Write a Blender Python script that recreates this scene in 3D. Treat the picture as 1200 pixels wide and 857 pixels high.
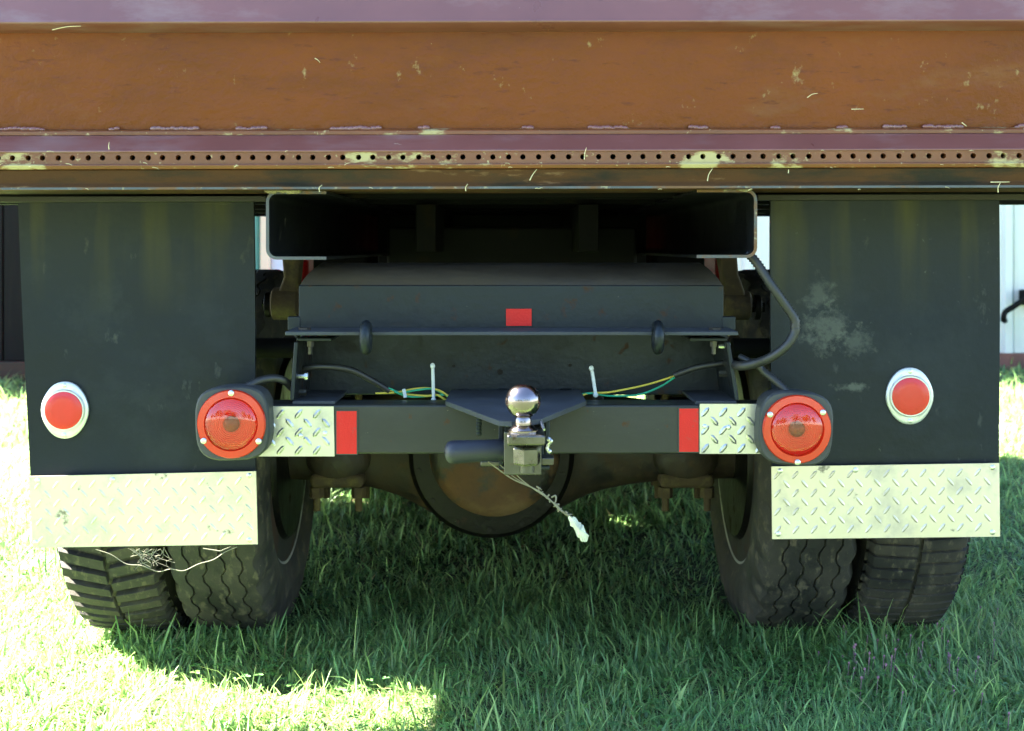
import bpy, bmesh, math, random
import numpy as np
from mathutils import Vector, Matrix
R = math.radians
random.seed(7); rng = np.random.default_rng(11)
for o in list(bpy.data.objects): bpy.data.objects.remove(o)
scene = bpy.context.scene
col = scene.collection

# ------------------------------------------------------------------ camera
F = 1467.0; H = 0.87; YH = 290.0          # focal length in photo pixels, lens height, horizon row
cam_d = bpy.data.cameras.new('camera'); cam = bpy.data.objects.new('camera', cam_d); col.objects.link(cam)
cam.location = (0, 0, H); cam.rotation_euler = (R(90), 0, 0)
cam_d.sensor_width = 36; cam_d.lens = F / 1200 * 36; cam_d.shift_y = -(428.5 - YH) / 1200
cam_d.clip_start = 0.05; cam_d.clip_end = 2000
cam_d.dof.use_dof = True; cam_d.dof.focus_distance = 2.25; cam_d.dof.aperture_fstop = 7.0
scene.camera = cam
# ------------------------------------------------------------------ light
SUN_EL = 43.0; SUN_AZ = 13.0               # sun stands to the left, a little ahead of the truck
world = bpy.data.worlds.new('World'); scene.world = world; world.use_nodes = True
nt = world.node_tree; bg = nt.nodes['Background']
sky = nt.nodes.new('ShaderNodeTexSky'); sky.sky_type = 'NISHITA'; sky.sun_disc = False
sky.sun_elevation = R(SUN_EL); sky.air_density = 1.0; sky.dust_density = 0.25; sky.ozone_density = 2.5
to_sun = Vector((-math.cos(R(SUN_EL)) * math.cos(R(SUN_AZ)), math.cos(R(SUN_EL)) * math.sin(R(SUN_AZ)), math.sin(R(SUN_EL))))
sky.sun_rotation = math.atan2(to_sun.x, to_sun.y)
nt.links.new(sky.outputs[0], bg.inputs[0]); bg.inputs[1].default_value = 0.036
sun_d = bpy.data.lights.new('sun', 'SUN'); sun = bpy.data.objects.new('sun', sun_d); col.objects.link(sun)
sun_d.energy = 5.0; sun_d.angle = R(0.53); sun_d.color = (1.0, 0.94, 0.8)
sun.rotation_euler = to_sun.to_track_quat('Z', 'Y').to_euler(); sun.location = (-5, 3, 6)
scene.view_settings.view_transform = 'Standard'; scene.view_settings.look = 'None'
scene.view_settings.gamma = 1.0; scene.view_settings.use_curve_mapping = False
scene.view_settings.exposure = 4.5
scene.render.resolution_x = 1024; scene.render.resolution_y = 731

# ------------------------------------------------------------------ helpers
def W(px, py, d):
    """photo pixel -> point at depth d"""
    return Vector(((px - 600) * d / F, d, H - (py - YH) * d / F))
def ZP(py, d): return H - (py - YH) * d / F
def XP(px, d): return (px - 600) * d / F
TILT = 0.0024                                # the whole bed leans up to the right by a hair

def spline(pts, n=8):
    P = [Vector(p) for p in pts]; P = [2 * P[0] - P[1]] + P + [2 * P[-1] - P[-2]]
    out = []
    for i in range(1, len(P) - 2):
        a, b, c, d = P[i - 1:i + 3]
        for k in range(n):
            t = k / n
            out.append(0.5 * ((2 * b) + (c - a) * t + (2 * a - 5 * b + 4 * c - d) * t * t + (3 * b - a - 3 * c + d) * t ** 3))
    out.append(P[-2]); return out

class MB:
    def __init__(s): s.v = []; s.f = []
    def add(s, vs, fs):
        o = len(s.v); s.v += [Vector(v) for v in vs]; s.f += [tuple(i + o for i in f) for f in fs]; return s
    def box(s, x0, x1, y0, y1, z0, z1):
        vs = [(x, y, z) for x in (x0, x1) for y in (y0, y1) for z in (z0, z1)]
        return s.add(vs, [(0, 1, 3, 2), (4, 6, 7, 5), (0, 4, 5, 1), (2, 3, 7, 6), (0, 2, 6, 4), (1, 5, 7, 3)])
    def prism(s, prof, axis, c0, c1, tilt=0.0, cuts=1):
        """closed outline extruded along an axis; prof is (y,z) for x, (x,z) for y, (x,y) for z"""
        n = len(prof); vs = []
        for k in range(cuts + 1):
            c = c0 + (c1 - c0) * k / cuts
            for a, b in prof:
                vs.append({'x': (c, a, b + tilt * c), 'y': (a, c, b), 'z': (a, b, c)}[axis])
        fs = []
        for k in range(cuts):
            for i in range(n):
                j = (i + 1) % n; fs.append((k * n + i, k * n + j, (k + 1) * n + j, (k + 1) * n + i))
        fs.append(tuple(range(n))[::-1]); fs.append(tuple(cuts * n + i for i in range(n)))
        return s.add(vs, fs)
    def quadplate(s, c, t):
        """plate: front corners c (points), thickness t going away (+y)"""
        n = len(c); vs = [Vector(p) for p in c] + [Vector(p) + Vector((0, t, 0)) for p in c]
        return s.add(vs, [tuple(range(n)), tuple(range(2 * n - 1, n - 1, -1))] + [(i, i + n, (i + 1) % n + n, (i + 1) % n) for i in range(n)])
    def tube(s, path, r, n=10, rf=None):
        P = [Vector(p) for p in path]; m = len(P); vs = []
        t0 = (P[1] - P[0]).normalized(); u = t0.orthogonal().normalized()
        for i, p in enumerate(P):
            t = (P[min(i + 1, m - 1)] - P[max(i - 1, 0)]).normalized()
            u = (u - t * u.dot(t)).normalized(); w = t.cross(u)
            rr = rf(i) if rf else r
            for k in range(n):
                a = 2 * math.pi * k / n; vs.append(p + (u * math.cos(a) + w * math.sin(a)) * rr)
        fs = [(i * n + k, i * n + (k + 1) % n, (i + 1) * n + (k + 1) % n, (i + 1) * n + k) for i in range(m - 1) for k in range(n)]
        fs += [tuple(range(n))[::-1], tuple((m - 1) * n + k for k in range(n))]
        return s.add(vs, fs)
    def lathe(s, prof, c, axis='y', n=32, caps=True, ph=0.0, squash=(1, 1)):
        """prof: (radius, position along axis)"""
        c = Vector(c); vs = []
        for r, t in prof:
            for k in range(n):
                a = 2 * math.pi * k / n + ph; p, q = r * math.cos(a) * squash[0], r * math.sin(a) * squash[1]
                vs.append(c + Vector({'y': (p, t, q), 'x': (t, p, q), 'z': (p, q, t)}[axis]))
        m = len(prof)
        fs = [(i * n + k, i * n + (k + 1) % n, (i + 1) * n + (k + 1) % n, (i + 1) * n + k) for i in range(m - 1) for k in range(n)]
        if caps: fs += [tuple(range(n))[::-1], tuple((m - 1) * n + k for k in range(n))]
        return s.add(vs, fs)
    def ball(s, c, r, n=16, m=10, sc=(1, 1, 1)):
        prof = [(max(r * math.sin(math.pi * i / m), r * 0.01), -r * math.cos(math.pi * i / m)) for i in range(m + 1)]
        o = len(s.v); s.lathe(prof, (0, 0, 0), 'z', n)
        for i in range(o, len(s.v)): s.v[i] = Vector(c) + Vector((s.v[i].x * sc[0], s.v[i].y * sc[1], s.v[i].z * sc[2]))
        return s
    def build(s, name, mat, parent=None, bevel=0.0, angle=35, seg=2, origin=None):
        c = Vector(origin) if origin is not None else sum(s.v, Vector()) / len(s.v)
        me = bpy.data.meshes.new(name); me.from_pydata([v - c for v in s.v], [], s.f)
        bm = bmesh.new(); bm.from_mesh(me); bmesh.ops.recalc_face_normals(bm, faces=bm.faces); bm.to_mesh(me); bm.free()
        me.polygons.foreach_set('use_smooth', [True] * len(me.polygons)); me.set_sharp_from_angle(angle=R(angle))
        me.materials.append(mat)
        return place(me, name, c, parent, bevel, seg)
WL = {}
def place(me, name, c, parent=None, bevel=0.0, seg=2):
    o = bpy.data.objects.new(name, me); col.objects.link(o)
    o.parent = parent; o.location = c - (WL[parent] if parent else Vector()); WL[o] = Vector(c)
    if bevel:
        b = o.modifiers.new('bevel', 'BEVEL'); b.width = bevel; b.segments = seg; b.limit_method = 'ANGLE'; b.angle_limit = R(40); b.harden_normals = True
    return o
def empty(name, loc, label=None, cat=None, group=None, parent=None):
    o = bpy.data.objects.new(name, None); col.objects.link(o); WL[o] = Vector(loc)
    o.parent = parent; o.location = Vector(loc) - (WL[parent] if parent else Vector()); o.empty_display_size = 0.1
    return tag(o, label, cat, group)
def tag(o, label=None, cat=None, group=None, kind=None):
    for k, v in (('label', label), ('category', cat), ('group', group), ('kind', kind)):
        if v: o[k] = v
    return o
def copy_tree(o, parent, delta):
    c = o.copy(); col.objects.link(c); c.parent = parent; WL[c] = WL[o] + delta
    c.location = WL[c] - (WL[parent] if parent else Vector())
    for ch in [x for x in list(col.objects) if x.parent == o]: copy_tree(ch, c, delta)
    return c

# ------------------------------------------------------------------ materials
def nodes(m): return m.node_tree.nodes, m.node_tree.links
def noise(N, L, vec, scale, detail=4, rough=0.55, dist=0.0):
    n = N.new('ShaderNodeTexNoise'); n.inputs['Scale'].default_value = scale; n.inputs['Detail'].default_value = detail
    n.inputs['Roughness'].default_value = rough; n.inputs['Distortion'].default_value = dist; L.new(vec, n.inputs['Vector']); return n.outputs['Fac']
def ramp(N, L, fac, a, b, ca=(0, 0, 0, 1), cb=(1, 1, 1, 1)):
    r = N.new('ShaderNodeValToRGB'); r.color_ramp.elements[0].position = a; r.color_ramp.elements[1].position = b
    r.color_ramp.elements[0].color = ca; r.color_ramp.elements[1].color = cb; L.new(fac, r.inputs[0]); return r.outputs[0]
def mixc(N, L, fac, a, b):
    m = N.new('ShaderNodeMix'); m.data_type = 'RGBA'
    for s, val in ((m.inputs[0], fac), (m.inputs[6], a), (m.inputs[7], b)):
        if isinstance(val, (tuple, list)): s.default_value = (*val[:3], 1)
        elif isinstance(val, float): s.default_value = val
        else: L.new(val, s)
    return m.outputs[2]
def math_(N, L, op, a, b):
    m = N.new('ShaderNodeMath'); m.operation = op
    for s, val in ((m.inputs[0], a), (m.inputs[1], b)):
        if isinstance(val, (int, float)): s.default_value = val
        else: L.new(val, s)
    return m.outputs[0]
def M(name, base, rough=0.5, metal=0.0, var=0.25, vscale=6.0, layers=(), bump=0.15, bscale=90.0, coat=0.0, bdist=0.002, spec=0.5, rvar=0.15, stretch=(1, 1, 1), world=True):
    """layers: (colour, noise scale, threshold, softness, stretch, roughness or None)"""
    m = bpy.data.materials.new(name); m.use_nodes = True; N, L = nodes(m); p = N['Principled BSDF']
    if world:
        tc = N.new('ShaderNodeNewGeometry').outputs['Position']
    else: tc = N.new('ShaderNodeTexCoord').outputs['Object']
    def vec(st, off=0.0):
        if st == (1, 1, 1) and off == 0: return tc
        mp = N.new('ShaderNodeMapping'); mp.inputs['Scale'].default_value = st; mp.inputs['Location'].default_value = (off, off * 1.7, off * 0.6); L.new(tc, mp.inputs['Vector']); return mp.outputs[0]
    v = noise(N, L, vec(stretch), vscale, 5)
    c = mixc(N, L, ramp(N, L, v, 0.3, 0.7), tuple(x * (1 - var) for x in base), tuple(x * (1 + var) for x in base))
    ro = math_(N, L, 'MULTIPLY_ADD', v, rvar * 2); ro.node.inputs[2].default_value = rough - rvar
    for k, (lc, ls, th, so, st, lr) in enumerate(layers):
        f = ramp(N, L, noise(N, L, vec(st, 3.1 * (k + 1)), ls, 7, 0.65), th, min(th + so, 1.0))
        c = mixc(N, L, f, c, lc)
        if lr is not None:
            mm = N.new('ShaderNodeMix'); L.new(f, mm.inputs[0]); L.new(ro, mm.inputs[2]); mm.inputs[3].default_value = lr; ro = mm.outputs[0]
    L.new(c, p.inputs['Base Color']); L.new(ro, p.inputs['Roughness']); p.inputs['Metallic'].default_value = metal
    p.inputs['Specular IOR Level'].default_value = spec; p.inputs['Coat Weight'].default_value = coat; p.inputs['Coat Roughness'].default_value = 0.18
    if bump:
        b = N.new('ShaderNodeBump'); b.inputs['Strength'].default_value = bump; b.inputs['Distance'].default_value = bdist
        L.new(noise(N, L, tc, bscale, 4, 0.6), b.inputs['Height']); L.new(b.outputs[0], p.inputs['Normal'])
    return m
one = (1, 1, 1)
m_brown = M('brown_enamel', (0.15, 0.037, 0.0045), 0.4, 0, 0.12, 4, [((0.11, 0.028, 0.005), 9, 0.54, 0.25, (0.5, 1, 1.4), None), ((0.165, 0.062, 0.02), 7, 0.57, 0.2, (0.7, 1, 1.6), 0.6), ((0.1, 0.024, 0.008), 40, 0.6, 0.1, (0.5, 1, 2), 0.5), ((0.3, 0.215, 0.1), 30, 0.64, 0.1, (1, 1, 0.8), 0.8), ((0.38, 0.3, 0.16), 70, 0.74, 0.02, one, 0.8)], 1.0, 42, 0.03, 0.0045, spec=0.22)
m_brown_sky = M('brown_enamel_sky_sheen', (0.17, 0.06, 0.052), 0.32, 0, 0.12, 7, [((0.21, 0.11, 0.105), 12, 0.5, 0.16, (0.35, 1, 1), 0.4), ((0.55, 0.45, 0.33), 45, 0.73, 0.03, (0.4, 1, 1), 0.8)], 0.12, 60, 0.45, 0.001)  # brown enamel with lilac mixed in for the sky reflected on up-facing faces
m_strip = M('brown_enamel_chipped', (0.145, 0.043, 0.01), 0.4, 0, 0.2, 8, [((0.4, 0.33, 0.15), 15, 0.575, 0.05, (0.5, 1, 1), 0.85), ((0.4, 0.32, 0.16), 90, 0.63, 0.05, one, 0.85)], 0.3, 80, 0.15, 0.001)
m_sill = M('weathered_black_steel', (0.02, 0.016, 0.006), 0.7, 0.0, 0.4, 7, [((0.065, 0.028, 0.007), 8, 0.4, 0.14, (0.5, 1, 2.5), 0.8), ((0.15, 0.085, 0.035), 30, 0.62, 0.06, (0.25, 1, 1), 0.85), ((0.5, 0.44, 0.25), 110, 0.74, 0.02, one, 0.9)], 0.5, 70, 0.0, 0.0025, spec=0.2)
m_edge = M('bare_steel_and_highlight_edge', (0.075, 0.08, 0.085), 0.45, 0.3, 0.3, 12, [((0.16, 0.085, 0.04), 14, 0.48, 0.1, one, 0.8), ((0.3, 0.27, 0.17), 40, 0.6, 0.05, one, 0.8)], 0.3, 100)  # bare rail ends; also the highlight painted along the sill edge
m_lichen = M('pale_lichen_weld', (0.2, 0.17, 0.1), 0.9, 0, 0.3, 30, [((0.09, 0.04, 0.015), 40, 0.55, 0.1, one, 0.9), ((0.3, 0.3, 0.26), 60, 0.6, 0.1, one, 0.9)], 0.6, 120, 0, 0.002)
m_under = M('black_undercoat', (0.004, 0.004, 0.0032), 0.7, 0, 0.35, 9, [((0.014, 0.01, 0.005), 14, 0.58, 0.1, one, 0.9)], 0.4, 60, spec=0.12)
m_black = M('black_chassis_paint', (0.0105, 0.013, 0.015), 0.4, 0, 0.25, 5, [((0.022, 0.022, 0.018), 9, 0.52, 0.15, one, 0.7), ((0.2, 0.18, 0.125), 95, 0.715, 0.015, one, 0.9), ((0.05, 0.026, 0.012), 26, 0.6, 0.08, one, 0.9)], 0.5, 75, 0.0, 0.0018, spec=0.32)
m_bumper = M('black_bumper_paint', (0.0185, 0.0205, 0.019), 0.42, 0, 0.15, 5, [((0.03, 0.03, 0.024), 7, 0.52, 0.15, (0.6, 1, 2), 0.6), ((0.06, 0.03, 0.013), 34, 0.63, 0.05, one, 0.9), ((0.3, 0.27, 0.18), 120, 0.705, 0.015, one, 0.9)], 0.25, 110, 0.05, 0.001, spec=0.35)
m_black.node_tree.nodes['Principled BSDF'].inputs['Specular Tint'].default_value = (.75, .88, 1, 1)
m_rail = M('glossy_black_rail', (0.007, 0.008, 0.009), 0.36, 0, 0.3, 9, [((0.03, 0.028, 0.018), 40, 0.62, 0.08, one, 0.8), ((0.1, 0.09, 0.06), 90, 0.74, 0.03, one, 0.9)], 0.5, 80, 0, 0.0015, spec=0.6)
m_dusty = M('black_paint_dusty', (0.022, 0.018, 0.014), 0.6, 0, 0.25, 8, [((0.04, 0.032, 0.022), 7, 0.5, 0.2, (0.4, 1, 1), 0.9), ((0.4, 0.33, 0.2), 60, 0.75, 0.02, one, 0.9)], 0.4, 90)
m_grime = M('oily_rust', (0.028, 0.018, 0.009), 0.75, 0, 0.45, 12, [((0.065, 0.034, 0.013), 10, 0.55, 0.1, one, 0.9), ((0.012, 0.01, 0.009), 7, 0.5, 0.15, one, 0.5)], 0.6, 45, 0, 0.004)
m_cover = M('rusty_cover', (0.075, 0.034, 0.012), 0.8, 0.05, 0.35, 10, [((0.12, 0.075, 0.032), 7, 0.5, 0.2, (1, 1, 1.6), 0.9), ((0.01, 0.009, 0.008), 6.5, 0.5, 0.08, one, 0.5)], 0.6, 60, 0, 0.003)
m_moss = M('lichened_rust', (0.055, 0.036, 0.015), 0.85, 0, 0.4, 16, [((0.1, 0.078, 0.028), 22, 0.52, 0.12, one, 0.95), ((0.02, 0.017, 0.013), 12, 0.55, 0.12, one, 0.8)], 0.7, 60, 0, 0.004)
m_oil = M('oily_black_iron', (0.005, 0.0045, 0.004), 0.4, 0, 0.3, 10, [((0.035, 0.02, 0.01), 14, 0.62, 0.08, one, 0.9)], 0.5, 50, 0, 0.003, spec=0.15)
m_tyre = M('tyre_rubber', (0.017, 0.0165, 0.015), 0.7, 0, 0.25, 14, [((0.055, 0.048, 0.035), 8, 0.43, 0.22, one, 0.95), ((0.09, 0.077, 0.052), 28, 0.54, 0.1, (2, 1, 1), 0.95), ((0.18, 0.16, 0.11), 75, 0.7, 0.03, one, 0.95)], 0.5, 80, 0, 0.0025)
m_rim = M('weathered_wheel_steel', (0.015, 0.014, 0.0125), 0.75, 0.0, 0.3, 12, [((0.045, 0.02, 0.01), 9, 0.5, 0.12, one, 0.9)], 0.4, 70)
m_lip = M('scuffed_rim_lip', (0.3, 0.29, 0.28), 0.5, 0.3, 0.3, 20, [((0.12, 0.06, 0.03), 14, 0.56, 0.12, one, 0.9)], 0.3, 80)
m_alu = M('aluminium_tread_plate', (0.6, 0.545, 0.47), 0.42, 0.8, 0.06, 6, [((0.46, 0.42, 0.36), 13, 0.54, 0.2, one, 0.6), ((0.3, 0.27, 0.2), 20, 0.66, 0.05, one, 0.8), ((0.15, 0.12, 0.07), 34, 0.74, 0.02, one, 0.9)], 0.08, 150, 0, 0.0006, rvar=0.06)
m_alu2 = M('bright_tread_plate', (0.5, 0.5, 0.48), 0.3, 0.9, 0.08, 8, [((0.36, 0.36, 0.34), 14, 0.54, 0.2, one, 0.45)], 0.1, 150, 0, 0.0006, rvar=0.06)
m_bezel = M('satin_steel_bezel', (0.62, 0.63, 0.62), 0.42, 0.6, 0.05, 20, (), 0.05, 200)
m_screw = M('zinc_screw', (0.6, 0.61, 0.6), 0.3, 0.9, 0.1, 40, (), 0.05, 200)
m_steel = M('dark_bright_steel', (0.11, 0.108, 0.098), 0.28, 1.0, 0.2, 30, [((0.07, 0.05, 0.03), 45, 0.58, 0.1, one, 0.6)], 0.3, 110, 0, 0.001, rvar=0.08)
m_dust_sky = M('dusty_paint_sky_sheen', (0.032, 0.037, 0.043), 0.75, 0, 0.25, 12, [((0.06, 0.058, 0.05), 22, 0.56, 0.15, one, 0.9), ((0.2, 0.18, 0.12), 90, 0.72, 0.03, one, 0.9)], 0.4, 90, 0, 0.0015)  # dusty black paint, base made blue-grey for sky sheen on upward faces
m_chrome = M('worn_chrome', (0.24, 0.205, 0.21), 0.17, 1.0, 0.12, 30, [((0.15, 0.1, 0.06), 45, 0.58, 0.1, one, 0.5)], 0.12, 160, 0, 0.0006, rvar=0.05)
m_zinc = M('dull_plated_steel', (0.085, 0.085, 0.07), 0.36, 0.75, 0.2, 30, [((0.1, 0.075, 0.045), 50, 0.58, 0.1, one, 0.7)], 0.3, 120, 0, 0.001)
m_rubber = M('soft_black_rubber', (0.018, 0.021, 0.031), 0.5, 0, 0.15, 20, [((0.1, 0.09, 0.08), 45, 0.66, 0.06, one, 0.8)], 0.2, 150)
m_hose = M('black_loom_plastic', (0.018, 0.019, 0.019), 0.45, 0, 0.15, 30, [((0.06, 0.05, 0.03), 30, 0.6, 0.12, one, 0.8)], 0.1, 200)
m_housing = M('grey_lamp_housing', (0.04, 0.043, 0.043), 0.6, 0, 0.15, 30, [((0.2, 0.19, 0.14), 60, 0.7, 0.05, one, 0.8)], 0.3, 180)
m_tape = M('red_reflective_tape', (0.56, 0.012, 0.01), 0.45, 0, 0.06, 20, [((0.36, 0.05, 0.04), 110, 0.62, 0.1, one, 0.6), ((0.2, 0.03, 0.02), 30, 0.62, 0.1, one, 0.7)], 0.6, 330, 0.0, 0.0008, spec=0.3)
m_tape_edge = M('tape_border', (0.03, 0.04, 0.035), 0.5)
m_ring = M('red_orange_lens', (0.52, 0.026, 0.007), 0.22, 0, 0.06, 20, [((0.55, 0.1, 0.05), 80, 0.75, 0.03, one, 0.6)], 0.05, 300, 0.25)
m_reflred = M('red_reflex', (0.55, 0.012, 0.01), 0.16, 0, 0.06, 25, (), 0.5, 700, 0.25, 0.0004)
m_bulb = M('bulb_dark_red', (0.12, 0.03, 0.02), 0.3, 0, 0.2, 60, (), 0, coat=0.5)
m_redcab = M('red_cab_paint', (0.55, 0.02, 0.02), 0.3, 0, 0.1, 3, (), 0.05, 30, 0.5)
m_glassd = M('dark_cab_glass', (0.02, 0.025, 0.03), 0.06, 0, 0.1, 3, (), 0)
m_yel = M('yellow_wire', (0.62, 0.5, 0.06), 0.4, 0, 0.1, 60, (), 0)
m_grn = M('green_wire', (0.02, 0.36, 0.2), 0.4, 0, 0.1, 60, (), 0)
m_wht = M('white_nylon', (0.62, 0.68, 0.66), 0.4, 0, 0.08, 60, (), 0)
m_leaf = M('pale_husk', (0.52, 0.54, 0.44), 0.8, 0, 0.25, 60, [((0.25, 0.22, 0.14), 90, 0.62, 0.1, one, 0.9)], 0.6, 200, 0, 0.002)
m_silk = M('dusty_silk', (0.2, 0.185, 0.14), 0.8, 0, 0.2, 60, (), 0)
m_straw = M('dry_straw', (0.66, 0.58, 0.33), 0.7, 0, 0.25, 40, (), 0)
m_wall = M('white_steel_siding', (0.56, 0.6, 0.58), 0.4, 0, 0.04, 3, [((0.47, 0.5, 0.46), 2.0, 0.5, 0.25, (3, 3, 0.3), None)], 0.05, 20, 0.1)
m_teal = M('teal_steel_siding', (0.05, 0.22, 0.19), 0.45, 0, 0.08, 3, (), 0.05, 20)
m_cream = M('cream_trim', (0.6, 0.54, 0.42), 0.5, 0, 0.08, 3, (), 0.05, 20)
m_blue = M('pale_blue_trim', (0.42, 0.5, 0.62), 0.5, 0, 0.08, 3, (), 0.05, 20)
m_base = M('rusty_base_flashing', (0.14, 0.06, 0.045), 0.8, 0, 0.3, 6, (), 0.3, 30)
m_roof = M('grey_steel_roof', (0.3, 0.3, 0.3), 0.5, 0.2, 0.1, 3, (), 0.05, 20)
m_plank = M('black_stained_timber', (0.004, 0.004, 0.0045), 0.7, 0, 0.4, 4, [((0.009, 0.008, 0.007), 8, 0.5, 0.2, (6, 6, 0.3), None)], 0.5, 40, stretch=(8, 8, 0.4), spec=0.15)
m_board = M('brown_timber', (0.03, 0.02, 0.01), 0.8, 0, 0.3, 6, (), 0.4, 40, stretch=(0.4, 6, 8))

def flap_material(name, blot):
    """rubber sheet: slate black, olive run-off streaks in the top third, pale scuff clouds"""
    m = M(name, (0.0042, 0.0065, 0.0108), 0.4, 0, 0.25, 5, [((0.015, 0.018, 0.02), 6, 0.5, 0.2, one, 0.58), ((0.05, 0.052, 0.045), 22, 0.64, 0.1, (1, 1, .5), 0.8), ((0.08, 0.08, 0.07), 75, 0.74, 0.03, one, 0.9)], 0.3, 45, 0, 0.003, spec=0.28)
    N, L = nodes(m); p = N['Principled BSDF']; p.inputs['Specular Tint'].default_value = (.8, .91, 1, 1); old = p.inputs['Base Color'].links[0].from_socket
    g = N.new('ShaderNodeNewGeometry').outputs['Position']; sp = N.new('ShaderNodeSeparateXYZ'); L.new(g, sp.inputs[0])
    mp = N.new('ShaderNodeMapping'); mp.inputs['Scale'].default_value = (1, 1, 0.09); L.new(g, mp.inputs['Vector'])
    st = ramp(N, L, noise(N, L, mp.outputs[0], 13, 3), 0.5, 0.66)
    up = N.new('ShaderNodeMapRange'); L.new(sp.outputs[2], up.inputs[0]); up.inputs[1].default_value = 0.74; up.inputs[2].default_value = 0.92
    f1 = math_(N, L, 'MULTIPLY', math_(N, L, 'MULTIPLY_ADD', st, 0.75), up.outputs[0]); f1.node.inputs[0].links[0].from_node.inputs[2].default_value = 0.15
    c = mixc(N, L, f1, old, (0.052, 0.046, 0.007))
    for (bx, bz, rx, rz, amt) in blot:
        q = N.new('ShaderNodeMapping'); q.vector_type = 'POINT'; q.inputs['Location'].default_value = (-bx / rx, 0, -bz / rz); q.inputs['Scale'].default_value = (1 / rx, 0, 1 / rz); L.new(g, q.inputs['Vector'])
        le = N.new('ShaderNodeVectorMath'); le.operation = 'LENGTH'; L.new(q.outputs[0], le.inputs[0])
        fall = N.new('ShaderNodeMapRange'); L.new(le.outputs['Value'], fall.inputs[0]); fall.inputs[1].default_value = 1.0; fall.inputs[2].default_value = 0.1
        sc = ramp(N, L, math_(N, L, 'ADD', math_(N, L, 'MULTIPLY', fall.outputs[0], 0.4), noise(N, L, g, 55, 8, 0.7)), 0.66, 0.86)
        c = mixc(N, L, math_(N, L, 'MULTIPLY', sc, amt), c, (0.13, 0.14, 0.115))
    L.new(c, p.inputs['Base Color']); return m
m_flap_a = flap_material('mud_flap_rubber', [(XP(110, 2.3), ZP(370, 2.3), 0.12, 0.09, 0.03), (XP(180, 2.3), ZP(470, 2.3), 0.1, 0.05, 0.03)])
m_flap_b = flap_material('mud_flap_rubber_scuffed', [(XP(972, 2.3), ZP(385, 2.3), 0.075, 0.075, 0.4), (XP(962, 2.3), ZP(348, 2.3), 0.05, 0.06, 0.3), (XP(1005, 2.3), ZP(402, 2.3), 0.06, 0.04, 0.3), (XP(1000, 2.3), ZP(455, 2.3), 0.05, 0.015, 0.5)])

def lens_material():
    m = bpy.data.materials.new('clear_red_lens'); m.use_nodes = True; N, L = nodes(m); N.remove(N['Principled BSDF'])
    t = N.new('ShaderNodeBsdfTransparent'); t.inputs[0].default_value = (.97, .5, .38, 1)
    g_ = N.new('ShaderNodeBsdfGlossy'); g_.inputs['Roughness'].default_value = .05
    lw = N.new('ShaderNodeLayerWeight'); lw.inputs[0].default_value = .5; mx = N.new('ShaderNodeMixShader')
    fr_ = math_(N, L, 'MULTIPLY_ADD', math_(N, L, 'POWER', lw.outputs['Facing'], 4.0), .6); fr_.node.inputs[2].default_value = .07
    L.new(fr_, mx.inputs[0]); L.new(t.outputs[0], mx.inputs[1]); L.new(g_.outputs[0], mx.inputs[2]); L.new(mx.outputs[0], N['Material Output'].inputs[0])
    return m
m_lens = lens_material()

def grass_material(name, tl=0.4):
    m = bpy.data.materials.new(name); m.use_nodes = True; N, L = nodes(m); p = N['Principled BSDF']
    a = N.new('ShaderNodeAttribute'); a.attribute_name = 'blade'; a.attribute_type = 'GEOMETRY'
    L.new(a.outputs['Color'], p.inputs['Base Color']); p.inputs['Roughness'].default_value = 0.42; p.inputs['Specular IOR Level'].default_value = 0.5
    t = N.new('ShaderNodeBsdfTranslucent'); hs = N.new('ShaderNodeHueSaturation'); hs.inputs['Value'].default_value = 1.3; hs.inputs['Hue'].default_value = 0.485
    L.new(a.outputs['Color'], hs.inputs['Color']); L.new(hs.outputs[0], t.inputs[0])
    mx = N.new('ShaderNodeMixShader'); mx.inputs[0].default_value = tl; L.new(p.outputs[0], mx.inputs[1]); L.new(t.outputs[0], mx.inputs[2])
    L.new(mx.outputs[0], N['Material Output'].inputs[0]); return m
m_grass = grass_material('grass_blades', .5); m_clover = grass_material('clover_leaves', 0.3)
m_soil = M('turf_ground', (0.045, 0.07, 0.022), 0.9, 0, 0.35, 2.5, [((0.075, 0.07, 0.035), 14, 0.55, 0.2, one, None), ((0.03, 0.045, 0.014), 60, 0.5, 0.2, one, None)], 0.8, 60, 0, 0.02)

# ------------------------------------------------------------------ ground
g = MB(); g.add([(-400, -400, 0), (400, -400, 0), (400, 400, 0), (-400, 400, 0)], [(0, 1, 2, 3)])
tag(g.build('ground', m_soil), kind='structure')

# ------------------------------------------------------------------ truck
TR = empty('flatbed_truck', (0, 2.9, 0), 'rear of an old work truck with brown bed, black frame and dual rear tyres', 'truck')
BX = 1.21
# --- bed
bed = empty('truck_bed', (0, 3.0, 1.0), parent=TR)
d0 = 2.085
pr = [(2.08, ZP(25, 2.08)), (2.083, ZP(22, 2.08)), (2.09, ZP(-75, 2.09)), (2.16, ZP(-85, 2.1)), (2.16, ZP(38, 2.126)), (2.13, ZP(38.5, 2.13)), (2.085, ZP(28, 2.085))]
MB().prism(pr, 'x', -BX, BX, TILT, 24).build('top_rail', m_brown_sky, bed, 0.003)
pr = [(2.126, ZP(36, 2.126)), (2.138, ZP(151, 2.138)), (2.17, ZP(151, 2.138)), (2.17, ZP(36, 2.126))]
MB().prism(pr, 'x', -BX + .004, BX - .004, TILT, 24).build('tail_panel', m_brown, bed)
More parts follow.
